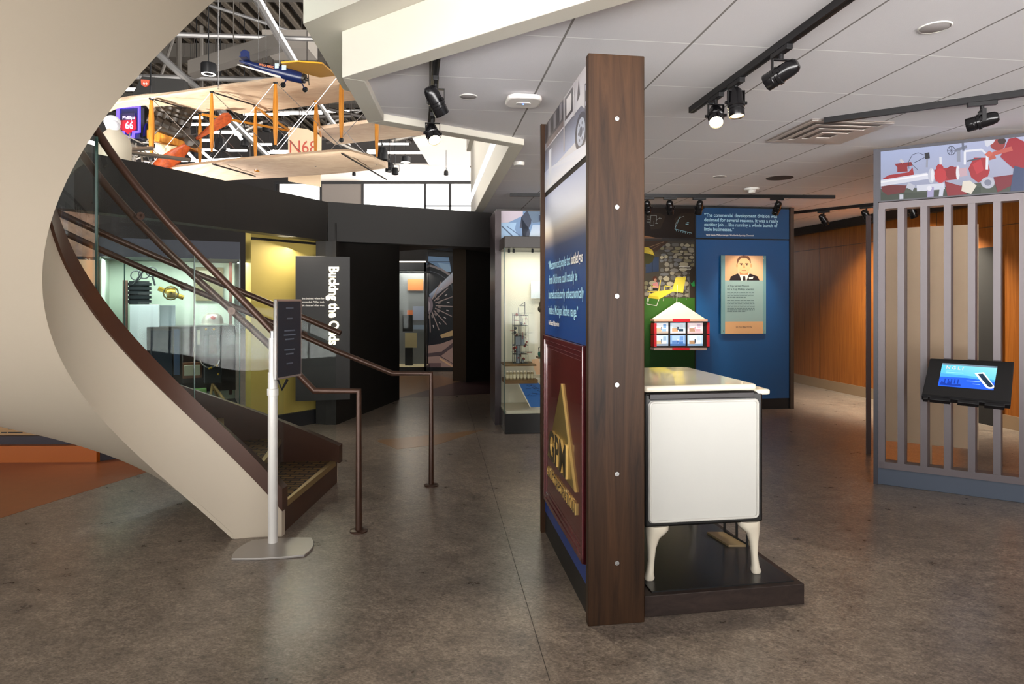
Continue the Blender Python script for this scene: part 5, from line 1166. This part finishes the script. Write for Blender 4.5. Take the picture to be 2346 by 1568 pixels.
x, y = ontrack(T4a, T4b, 2090) ; spot(x, y, HT, V((x, y, .8))+wn*.6, 'small spotlight seen between the top of the slats', False, 'spotlights along the wood wall', 80, .8, size=110)
x, y = F(998, 180, CZ-.03).x, F(998, 180, CZ-.03).y; ty5 = YAW
spot(x, y, HT, (.25, 4.2, 1.2), 'upper black spotlight of the short atrium track', False, 'spotlights on the short atrium track', 20, ty5, size=45)
x, y = F(991, 262, CZ-.03).x, F(991, 262, CZ-.03).y
spot(x, y, HT, (.15, 2.6, .6), 'lower spotlight of the short atrium track, brightly lit', True, 'spotlights on the short atrium track', 30, ty5, size=45)
# ================================================================== HALL: biplane, model plane, beams, lamps
zu, zl = 4.6, 3.55
wingm = wood_mat('doped_linen', 'c9a98c', 'e2cdb2', (2, 9, 1), .55, 1.5)
c_ = F(560, 300, 4)
ac = thing('biplane', 'full size antique biplane with linen wings and orange wooden struts hanging in the hall', 'aircraft', (c_.x, c_.y, 3.5))
def wing(le, te, z, th=.05, ribs=0):
    mb = MB(); n = 40; vs = []; fs = []
    L1 = [F(x, y, z) for x, y in le]; T1_ = [F(x, y, z) for x, y in te]
    def at(pl, t):
        ds = [0]
        for a, b in zip(pl, pl[1:]): ds.append(ds[-1]+(b-a).length)
        s_ = t*ds[-1]
        for i in range(len(pl)-1):
            if s_ <= ds[i+1]+1e-9: return pl[i].lerp(pl[i+1], (s_-ds[i])/(ds[i+1]-ds[i]))
        return pl[-1]
    prof = [(0, 0), (.06, .7), (.25, 1.2), (.6, .9), (1, .05), (.6, .2), (.25, .35), (.06, -.1)]
    m = len(prof); nn_ = n*2
    for i in range(nn_+1):
        a, b = at(L1, i/nn_), at(T1_, i/nn_)
        for (c, h) in prof: vs.append(a.lerp(b, c)+Z*(h*th*1.6-(.012 if i % 4 == 0 and 0 < c < 1 and h < .5 else 0)))
    for i in range(nn_):
        for k in range(m): fs.append((i*m+k, i*m+(k+1) % m, (i+1)*m+(k+1) % m, (i+1)*m+k))
    fs += [tuple(range(m)), tuple(range(nn_*m, (nn_+1)*m))]
    return mb.add(vs, fs)
wing([(60, 285), (268, 234), (749, 163), (790, 157)], [(60, 330), (240, 262), (272, 248), (335, 242), (352, 268), (390, 266), (520, 251), (552, 262), (640, 252), (767, 236), (830, 228)], zu).build('upper_wing', wingm, ac, True)
wing([(120, 415), (391, 385), (552, 366), (761, 348), (800, 346), (856, 361), (888, 384)], [(100, 470), (380, 424), (543, 413), (650, 407), (737, 401), (800, 396), (889, 386)], zl).build('lower_wing', wingm, ac, True)
for (x, yt, yb, r_) in ((347, 225, None, .04), (485, 210, None, .03), (631, 188, None, .034), (782, 165, None, .032), (458, 258, None, .03), (585, 244, None, .028), (723, 232, None, .028), (863, 226, None, .028)):
    a = F(x, yt, zu); b = V((a.x, a.y, zl+.1)); n_ = 7
    MB().tube([a.lerp(b, k/n_) for k in range(n_+1)], [r_*.5, r_*.8, r_*1.0, r_*1.1, r_*1.1, r_*1.0, r_*.8, r_*.5], 10).build('strut', strut_wood, ac, True)
    MB().ball(a, r_*1.1, n=8).ball(b, r_*1.1, n=8).build('strut_fitting', darkm, ac)
wr = MB()
sps = [(347, 225), (485, 210), (631, 188), (782, 165)]; spr = [(458, 258), (585, 244), (723, 232), (863, 226)]
for row in (sps, spr):
    for (a, b) in zip(row, row[1:]):
        A_, B_ = F(*a, zu), F(*b, zu); wr.tube([A_, V((B_.x, B_.y, zl))], .005, 4); wr.tube([B_, V((A_.x, A_.y, zl))], .005, 4)
wr.build('bracing_wire', chrome, ac)
for a, b in ((F(489, 212, zu-.02), F(590, 243, zu-.02)), (F(355, 228, zu-.02), F(458, 258, zu-.02)), (F(487, 376, zl-.02), F(585, 404, zl-.02)), (F(783, 352, zl-.02), F(886, 412, zl-.02))): MB().tube([a, b], .012, 5).build('rib_line', darkm, ac)
wr = MB()
wr.tube([F(489, 212, zu-.02), F(590, 243, zu-.02)], .012, 5).tube([F(355, 228, zu-.02), F(458, 258, zu-.02)], .012, 5).tube([F(487, 376, zl-.02), F(585, 404, zl-.02)], .012, 5).tube([F(783, 352, zl-.02), F(886, 412, zl-.02)], .014, 5)

# engine and seat group
ey = 11.0
def eb(x0, y0, x1, y1, Y, dY, nm, mat, rot=None): return MB().box(P(x0, 0, Y).x, P(x1, 0, Y).x, Y, Y+dY, zz_(y1, Y), zz_(y0, Y)).build(nm, mat, ac, bevel=.02)
en = MB(); edm = M('engine_dark', '2e2720', .4, .4, noise=.4, nscale=12)
a, b = P(360, 282, ey), P(428, 306, ey)
en.tube([a-Z*.02, b-Z*.02], .12, 10)
for k in range(4):
    c1 = a.lerp(b, .12+k*.25); en.lathe([(.11, 0), (.12, .08), (.1, .1), (.12, .14), (.1, .18), (.12, .22), (.09, .3), (0, .32)], c1+Z*.1, (.3, 0, 1), 12); en.lathe([(.09, 0), (.1, .2), (0, .22)], c1, (-.9, -.6, .5), 10)
en.tube([a+Z*.42, b+Z*.36], .035, 8); en.build('engine', edm, ac, True)
MB().obox(P(335, 318, ey), P(435, 340, ey)-P(335, 318, ey), V((0, .4, 0)), Z*.16).build('engine_bearer', strut_wood, ac, bevel=.02)
MB().prism([P(355, 328, ey-.1), P(412, 336, ey-.1), P(400, 352, ey-.1), P(372, 356, ey-.1), P(352, 348, ey-.1)], (0, .12, 0)).build('oil_tank', M('cream_tank', 'c9c09a', .4), ac, bevel=.02)
propm = wood_mat('propeller_mahogany', '6a2a18', 'a04a22', (5, 5, 5), .2)
hub = P(440, 325, ey-.25)
def blade(p_, q_, wd):
    vs = []; n_ = 10
    for i in range(n_+1):
        t = i/n_; c1 = p_.lerp(q_, t); w_ = wd*(.35+1.0*math.sin(min(1, t*1.15)*PI*.62)) if t < .93 else wd*.6; tw_ = 1.0-.8*t
        d_ = (q_-p_).normalized(); s_k = d_.cross(V((0, 1, 0))).normalized(); s2_ = (s_k*math.cos(tw_)+V((0, 1, 0))*math.sin(tw_)); f_ = d_.cross(s2_)
        for k in range(8):
            th = 2*PI*k/8; vs.append(c1+s2_*w_*math.cos(th)+f_*.025*math.sin(th))
    fs = [(i*8+k, i*8+(k+1) % 8, (i+1)*8+(k+1) % 8, (i+1)*8+k) for i in range(n_) for k in range(8)]+[tuple(range(8)), tuple(range(n_*8, n_*8+8))]
    return MB().add(vs, fs)
pr_ = blade(hub, P(528, 264, ey-.1), .1).build('propeller_blade', propm, ac, True); blade(hub, P(352, 400, ey-.4), .1).build('propeller_blade', propm, ac, True)
MB().lathe([(0, -.1), (.09, -.08), (.09, .08), (0, .1)], hub, (0, 1, 0), 14).build('propeller_hub', edm, ac, True)
mb = MB(); silvm = M('tube_silver', '8a857e', .35, .7)
rs = random.Random(11)
for k in range(26):
    a = P(rs.uniform(285, 345), rs.uniform(325, 372), 10.4+rs.uniform(0, .8)); b = a+V((rs.uniform(-.3, .3), rs.uniform(-.2, .2), rs.uniform(-.4, .25))); mb.tube([a, b], rs.uniform(.008, .022), 6)
mb.build('undercarriage', silvm, ac)
# tail: rudder with registration, horizontal tail plane
ty_ = 12.2
MB().prism([P(660, 290, ty_), P(705, 296, ty_), P(735, 312, ty_), P(734, 428, ty_), P(660, 415, ty_)], (0, .05, 0)).build('rudder', M('rudder_linen', 'e3c9a6', .55, noise=.05), ac)
tail_red = M('tail_red', 'b8452c', .5)
text('N68', P(664, 350, ty_), (1, 0, -.03), Z, .24, tail_red, ac, width=.5, lift=.006)
MB().prism([F(720, 298, 4.45), F(860, 280, 4.45), F(1010, 292, 4.45), F(1010, 305, 4.45), F(900, 318, 4.45), F(768, 332, 4.45)], (0, 0, .06)).build('tail_plane', wingm, ac)
tb_ = MB()
for (a, b) in ((F(585, 246, zu-.05), P(665, 300, ty_)), (F(463, 262, zu-.1), P(665, 300, ty_)), (V((F(585, 244, zu).x, F(585, 244, zu).y, zl)), P(662, 400, ty_)), (F(723, 232, zu-.03), P(735, 312, ty_)), (F(863, 228, zu-.03), P(860, 285, ty_+.5))): tb_.tube([a, b], .022, 6)
tb_.build('tail_boom', strut_wood, ac)
MB().tube([P(500, 0, 9.9)+Z*0, P(500, 205, 9.9)], .006, 5).tube([P(640, 0, 9.9), P(640, 185, 9.9)], .006, 5).build('hanging_cable', chrome, ac)
silvm0 = M('tube_silver', '8a857e', .35, .7)
# aviator bust
by = 8.6; bu = thing('aviator_mannequin', 'white mannequin bust of an aviator in cap seated at the biplane', 'mannequin', P(262, 345, by))
MB().ball(P(258, 285, by), .085, .1, .11, 16).ball(P(262, 292, by)+V((.03, -.05, 0)), .06, .06, .08, 12).build('head', M('mannequin_white', 'e4e2ea', .5), bu, True)
MB().ball(P(270, 292, by)+V((.03, -.08, .0)), .018, .02, .03, 8).build('nose', M('mannequin_white', 'e4e2ea', .5), bu, True)
MB().lathe([(.05, .15), (.09, .1), (.17, .02), (.2, -.1), (.19, -.35), (.14, -.5)], P(262, 318, by), n=18).build('torso', M('mannequin_jacket', 'cfc4ae', .7), bu, True)
MB().ball(P(256, 279, by)+V((0, .01, 0)), .098, .105, .085, 16).build('flying_cap', M('cap_white', 'f2f0f4', .6), bu, True)
MB().tube([P(262, 345, by), V((P(262, 345, by).x, by+.9, 3.6))], .03, 6).tube([P(262, 345, by), V((P(262, 345, by).x+.2, by+1.6, 3.58))], .03, 6).build('seat_frame', silvm0, bu)
# neon shield sign
ny = 12.9; ns = thing('neon_shield_sign', 'blue lit box sign with red shield badge behind the biplane', 'sign', P(295, 312, ny))
MB().box(P(268, 0, ny).x, P(321, 0, ny).x, ny, ny+.15, zz_(318, ny), zz_(243, ny)).build('sign_box', M('sign_navy', '141433', .4), ns)
nb = emat('neon_blue', '4a3aff', 3.5); pts = [P(270, 246, ny-.03), P(319, 244, ny-.03), P(319, 302, ny-.03), P(306, 303, ny-.03), P(305, 314, ny-.03), P(284, 314, ny-.03), P(283, 303, ny-.03), P(270, 303, ny-.03), P(270, 246, ny-.03)]
MB().tube(pts, .03, 8).build('neon_tube', nb, ns, True)
MB().prism([P(278, 270, ny), P(312, 268, ny), P(313, 296, ny), P(303, 303, ny), P(295, 308, ny), P(288, 303, ny), P(278, 297, ny)], (0, -.03, 0)).build('shield', M('shield_red', 'a81824', .4, emit='c01828', es=.5), ns)
MB().prism([P(278, 262, ny), P(312, 260, ny), P(312, 276, ny), P(278, 277, ny)], (0, -.035, 0)).build('shield_top', M('shield_dark', '2a2148', .4), ns)
text('Phillips', P(281, 274, ny-.04), (1, 0, .03), Z, .07, M('sign_lilac', 'c9b8e8', .5, emit='c9b8e8', es=.5), ns, width=.24, bold=.03)
text('66', P(287, 295, ny-.04), (1, 0, 0), Z, .14, MC['sign_lilac'], ns, width=.16, bold=.03)
by2 = 13.6; bs = thing('banner_sign', 'black shop banner with small orange shield badge above the biplane, left', 'sign', P(350, 205, by2))
MB().prism([P(298, 225, by2), P(325, 175, by2), P(420, 182, by2), P(425, 222, by2)], (0, .2, 0)).build('banner_board', M('banner_black', '15130f', .6), bs)
MB().prism([P(324, 183, by2), P(343, 184, by2), P(342, 196, by2), P(334, 200, by2), P(325, 196, by2)], (0, -.02, 0)).build('badge', M('badge_orange', 'b8482c', .5), bs); text('66', P(328, 194, by2-.03), (1, 0, 0), Z, .06, tw, bs, width=.09)
# blue model aircraft
my = 8.0
mp = thing('model_airplane', 'small dark blue model monoplane with yellow wings hanging by wires from the roof', 'model airplane', P(620, 160, my))
navy = M('model_navy', '14204a', .3, 0, .5); yel = M('model_yellow', 'd69a24', .35)
def fus(pts):
    vs = []
    for (x, y, h, w_) in pts:
        c1 = P(x, y, my)
        for k in range(12):
            th = 2*PI*k/12; vs.append(c1+V((math.sin(th)*0, w_*math.cos(th), h*math.sin(th))))
    n_ = len(pts); fs = [(i*12+k, i*12+(k+1) % 12, (i+1)*12+(k+1) % 12, (i+1)*12+k) for i in range(n_-1) for k in range(12)]+[tuple(range(12)), tuple(range((n_-1)*12, n_*12))]
    return MB().add(vs, fs)
fus([(549, 140, .012, .012), (575, 147, .03, .03), (610, 158, .055, .05), (640, 165, .072, .06), (665, 172, .075, .065), (688, 178, .07, .065), (698, 181, .05, .05)]).build('fuselage', navy, mp, True)
fus([(545, 148, .006, .012), (580, 158, .009, .03), (615, 169, .01, .045), (645, 178, .01, .05)]).build('belly_stripe', M('belly_white', 'efe8e0', .4), mp, True)
MB().prism([P(552, 137, my), P(550, 118, my), P(560, 113, my), P(571, 118, my), P(573, 142, my)], (0, .012, 0)).build('fin', navy, mp, bevel=.004)
MB().prism([P(560, 141, my)-V((0, .16, 0)), P(575, 141, my)-V((0, .16, 0)), P(575, 141, my)+V((0, .16, 0)), P(560, 141, my)+V((0, .16, 0))], (0, 0, .01)).build('tailplane', navy, mp)
text('WOOLAROC', P(598, 154.5, my)-V((0, .06, 0)), (1, 0, -.2), Z, .028, M('marking_orange', 'c8743c', .5), mp, width=.18, bold=.03)
for x0, x1, y_ in ((634, 643, 153), (650, 660, 157)): MB().box(P(x0, 0, my).x, P(x1, 0, my).x, my-.068, my-.06, P(0, y_+8, my).z, P(0, y_-3, my).z).build('cabin_window', M('pale_window', 'aebcc0', .2), mp)
wa_, wb_ = P(655, 153, my), P(676, 150, my)
MB().prism([wa_+V((-.02, -.12, .0)), wb_+V((.06, -.12, .0)), wb_+V((.33, .0, .02)), P(746, 146, my)+V((0, .5, .02)), P(705, 150, my)+V((0, .5, .02)), wa_+V((.0, .1, .0))], (0, 0, .02)).build('main_wing', yel, mp, bevel=.004)
for x in (652, 692):
    c1 = P(x, 198, my)+V((0, -.05 if x < 680 else .12, 0)); MB().lathe([(0, -.015), (.03, -.013), (.035, 0), (.03, .013), (0, .015)], c1, (.3, 1, 0), 16).build('wheel', darkm2, mp, True)
    MB().tube([c1, P(x+(6 if x < 680 else -6), 180, my)], .008, 6).build('wheel_strut', navy, mp)
MB().lathe([(0, .02), (.02, .018), (.022, -.01), (.055, -.02), (.06, -.05)], P(703, 182, my), (1, 0, -.3), 16).tube([P(706, 170, my), P(708, 196, my)], .006, 6).build('propeller_nose', edm, mp, True)
for x in (593, 610): MB().tube([P(x, 140+(x-593)*.2, my), P(x-2, -60, my)], .003, 4).build('hanging_wire', chrome, mp)
# roof members
beam = M('silver_beam', '8c8a88', .35, .6, noise=.05); k_ = 0
def member(a, b, r_, label, mat=beam):
    tag(MB().tube([a, b], r_, 8).build('roof_tube', mat), label, 'roof beam', 'steel tubes under the hall roof')
member(P(300, 76, 14), P(735, 90, 14), .055, 'upper level horizontal silver tube under the hall roof')
member(P(290, 175, 15), P(800, 187, 15), .06, 'horizontal silver tube above the biplane upper wing')
member(P(588, -5, 12), P(690, 168, 14), .085, 'steep diagonal silver tube behind the model airplane')
member(P(350, 112, 14.5), P(520, 265, 15), .075, 'long diagonal silver tube sloping down behind the biplane')
member(P(520, 265, 15), P(640, 385, 17), .075, 'continuation of the diagonal tube below the upper wing')
member(P(480, 12, 16), P(705, 84, 16), .04, 'thin diagonal tube high under the roof deck')
member(P(730, 235, 15), P(810, 350, 17), .06, 'diagonal tube between biplane and atrium edge')
member(P(430, -10, 17), P(350, 230, 17), .04, 'slim brace behind the long diagonal tube', ductm)
member(P(461, 60, 15.5), P(461, 225, 15.5), .05, 'short vertical post above the biplane', ductm)
member(P(410, 80, 15.5), P(410, 200, 15.5), .06, 'dark vertical post left of the pendant lamp', ductm)
member(P(630, 255, 19), P(980, 250, 19), .03, 'thin far tube seen through the biplane wires'); member(P(750, 285, 19), P(860, 240, 19), .03, 'thin far diagonal tube seen through the biplane wires')
tag(MB().obox(P(430, 170, 13.5), P(640, 105, 13.5)-P(430, 170, 13.5), V((0, .3, 0)), Z*.28).tube([P(535, 137, 13.6), V((P(535, 137, 13.6).x, 13.6, 8.8))], .012, 5).build('air_duct', ductm), 'grey air duct sloping behind the model airplane', 'duct')
tag(MB().box(P(600, 0, 15.8).x, P(705, 0, 15.8).x, 15.8, 16.6, zz_(110, 15.8), zz_(68, 15.8)).build('grey_housing', M('housing_grey', '7a736b', .6)), 'grey ventilation housing high behind the model airplane wires', 'duct')
pl_ = thing('pendant_lamp', 'black drum pendant lamp with white glowing ring above the biplane', 'lamp', P(478, 172, 12.5)); pp0 = P(478, 158, 12.5)
MB().lathe([(.0, .1), (.13, .1), (.14, .08), (.14, -.1), (.125, -.1)], pp0, n=24).build('lamp_drum', darkm, pl_, True); MB().lathe([(.085, -.1), (.125, -.1)], pp0, n=24).build('lamp_ring', emat('ring_white', 'fff6ea', 5), pl_); MB().tube([pp0+Z*.1, V((pp0.x, pp0.y, 8.8))], .01, 6).build('lamp_cord', darkm, pl_)
# small far lamps
pl2 = thing('pendant_lamp', 'small far round pendant lamp under the dark hall ceiling', 'lamp', P(929, 372, 19)); pp1 = P(929, 368, 19)
MB().lathe([(0, .12), (.14, .1), (.14, -.05)], pp1, n=20).build('lamp_drum', darkm, pl2, True); MB().lathe([(.06, -.05), (.13, -.05)], pp1, n=20).build('lamp_ring', MC['ring_white'], pl2); MB().tube([pp1+Z*.1, V((pp1.x, pp1.y, 8.8))], .012, 6).build('lamp_cord', darkm, pl2)
# rows of bright tube lights in the far hall
tlm = emat('tube_white', 'fff4ec', 6)
lb0 = tag(MB().box(-.5, .5, -.04, .04, -.03, .03).build('tube_light', tlm), 'bright white linear tube light among the far hall fixtures', 'light', 'tube lights in the far hall')
bars = [(440, 270, .5, 16, 0), (470, 285, .8, 17, 0), (520, 303, .9, 18, 0), (560, 308, .6, 20, 0), (450, 322, .8, 17, 0), (490, 343, .9, 19, 0), (540, 345, .7, 21, 0), (610, 262, 1.3, 19, 0), (690, 260, 1.2, 19, 0), (760, 255, 1.0, 19, 0), (640, 350, .9, 22, 0), (600, 331, .6, 20, 0), (655, 347, .9, 20, 0), (330, 215, 1.0, 15, .3), (310, 205, .4, 14, 0), (470, 368, 1.8, 20, 0), (580, 362, 2.4, 20, .05), (700, 340, 1.0, 22, 0), (905, 350, 1.6, 19, 0), (860, 345, .5, 21, 0), (220, 330, .5, 12, -.3), (900, 330, 1.0, 21, 0), (330, 345, .5, 12, 0), (300, 352, .4, 12, 0), (480, 362, .6, 17, -.7), (530, 290, .8, 16, -.9), (455, 375, .7, 16, -.8), (895, 385, 1.5, 24, 0), (750, 386, 1.2, 23, 0)]
bpy.data.objects.remove(lb0)
def where(x, y):
    h_ = 'above the upper wing' if y < 240 else 'between the biplane wings' if y < 356 else 'beneath the lower wing'
    v_ = 'left of the first strut' if x < 347 else 'by the engine and propeller' if x < 480 else 'around the second strut' if x < 590 else 'near the numbered rudder' if x < 740 else 'toward the far windows'
    return h_+', '+v_
for i, (x, y, L_, Yb, rz_) in enumerate(bars):
    p_ = P(x, y, Yb); o = thing('tube_light', 'bright tube light '+where(x, y), 'light', p_, 'tube lights in the far hall')
    dx_ = V((math.cos(rz_), 0, math.sin(rz_)))*L_/2
    MB().tube([p_-dx_, p_+dx_], .035, 8).build('lamp_tube', tlm, o, True)
    MB().tube([p_-dx_*.8, V((p_.x-dx_.x*.8, p_.y, 8.8))], .004, 4).tube([p_+dx_*.8, V((p_.x+dx_.x*.8, p_.y, 8.8))], .004, 4).build('hanging_wire', darkm, o)
# dark fixture bodies
fx0 = thing('hall_spotlight', 'black theatre spotlight hanging at the lower wing tip of the biplane', 'spotlight', (0, 0, 0), 'theatre spotlights in the hall')
MB().lathe([(0, .14), (.1, .13), (.13, .05), (.14, -.14), (.12, -.15)], n=14).build('lamp_body', darkm, fx0, True); MB().obox((-.16, -.02, -.02), (.32, 0, 0), (0, .04, 0), (0, 0, .03)).tube([(-.16, 0, 0), (-.16, 0, .25), (.16, 0, .25), (.16, 0, 0)], .012, 6).tube([(0, 0, .25), (0, 0, .9)], .015, 6).build('yoke', darkm, fx0)
for i, (x, y, Yb, sc_) in enumerate(((875, 352, 15, 1), (893, 383, 18, .9), (905, 392, 16, .6), (505, 330, 16, 1), (560, 325, 17, .8), (610, 292, 18, .8), (345, 300, 13, 1), (650, 318, 19, .8), (450, 350, 17, .9), (1022, 396, 20, .5), (811, 398, 20, .4))):
    o = fx0 if i == 0 else dup(fx0)[0]
    o.location = P(x, y, Yb); o.scale = (sc_,)*3; o.rotation_euler = (0, 0, rs.uniform(0, 3)); o['label'] = 'black theatre spotlight '+where(x, y)
    MB().tube([(0, 0, .88), (0, 0, (8.8-o.location.z)/sc_)], .015, 6).build('drop_rod', darkm, o)
# dense dark truss web behind
tm = M('truss_dark', '3a3430', .5, .4); n_ = 0
rs = random.Random(21)
for k in range(16):
    Yb = rs.uniform(15, 22); x0 = rs.uniform(400, 900); y0_b = rs.uniform(265, 340); x1 = x0+rs.choice([-1, 1])*rs.uniform(40, 150); y1_b = y0_b+rs.uniform(-30, 60)
    a_, b_ = P(x0, y0_b, Yb), P(x1, y1_b, Yb); o = thing('truss_bar', ('silver' if k % 3 == 0 else 'dark')+' truss bar '+where((x0+x1)/2, (y0_b+y1_b)/2), 'truss bar', (a_+b_)/2, 'truss bars behind the biplane')
    MB().tube([a_, b_], .05, 6).build('bar', silvm if k % 3 == 0 else tm, o)
    MB().tube([a_, V((a_.x, a_.y, 8.8))], .012, 5).tube([b_, V((b_.x, b_.y, 8.8))], .012, 5).build('hanger', tm, o)

# hall lighting: wing uplights, a roof light and added fill spots without fixtures
def alight(loc, rot, sx, sy, e, col=(1, .97, .93), nm='hall_light'):
    L = bpy.data.lights.new(nm, 'AREA'); L.shape = 'RECTANGLE'; L.size = sx; L.size_y = sy; L.energy = e; L.color = col
    o = bpy.data.objects.new(nm, L); C.objects.link(o); o.location = loc; o.rotation_euler = rot; return o
def slight(loc, aim, e, size=60, col=(1, .95, .88), r=.15, nm='hall_uplight_fill'):
    L = bpy.data.lights.new(nm, 'SPOT'); L.energy = e; L.spot_size = math.radians(size); L.spot_blend = .6; L.color = col; L.shadow_soft_size = r
    o = bpy.data.objects.new(nm, L); C.objects.link(o); o.location = loc; o.rotation_euler = (V(aim)-V(loc)).to_track_quat('-Z', 'Y').to_euler(); return o
slight((-6.5, 9, 1.6), (-6.2, 11, 4.6), 700, 80); slight((-2.5, 9, 2.0), (-3.2, 11, 4.6), 90, 90); slight((-7, 12, 1), (-6, 11.5, 3.8), 160, 80, (.85, .8, 1))
slight((-4, 20, 1), (-5, 20, 9), 220, 140); slight((-6, 13, .5), (-5, 15, 9), 120, 130)  # added spots to bring out the roof deck
slight((-5, 9, 4.2), (.2, 7, 3.9), 500, 50)  # added fill aimed at the white guard wall, no fixture behind it
slight((-5, 7.6, 8), (-4, 12, 4), 120, 80)

# repeats that share a region are told apart by their height in it
_by = {}
for o in list(C.objects):
    if o.parent is None and o.get('group') in ('tube lights in the far hall', 'theatre spotlights in the hall', 'truss bars behind the biplane'): _by.setdefault(o['label'], []).append(o)
for _l, _os in _by.items():
    if len(_os) > 1:
        _os.sort(key=lambda q: -(q.location.z-HC)/q.location.y)
        for _q, _w in zip(_os, ('topmost', 'second from top', 'third from top', 'fourth from top', 'fifth from top')): _q['label'] = _l+', '+_w
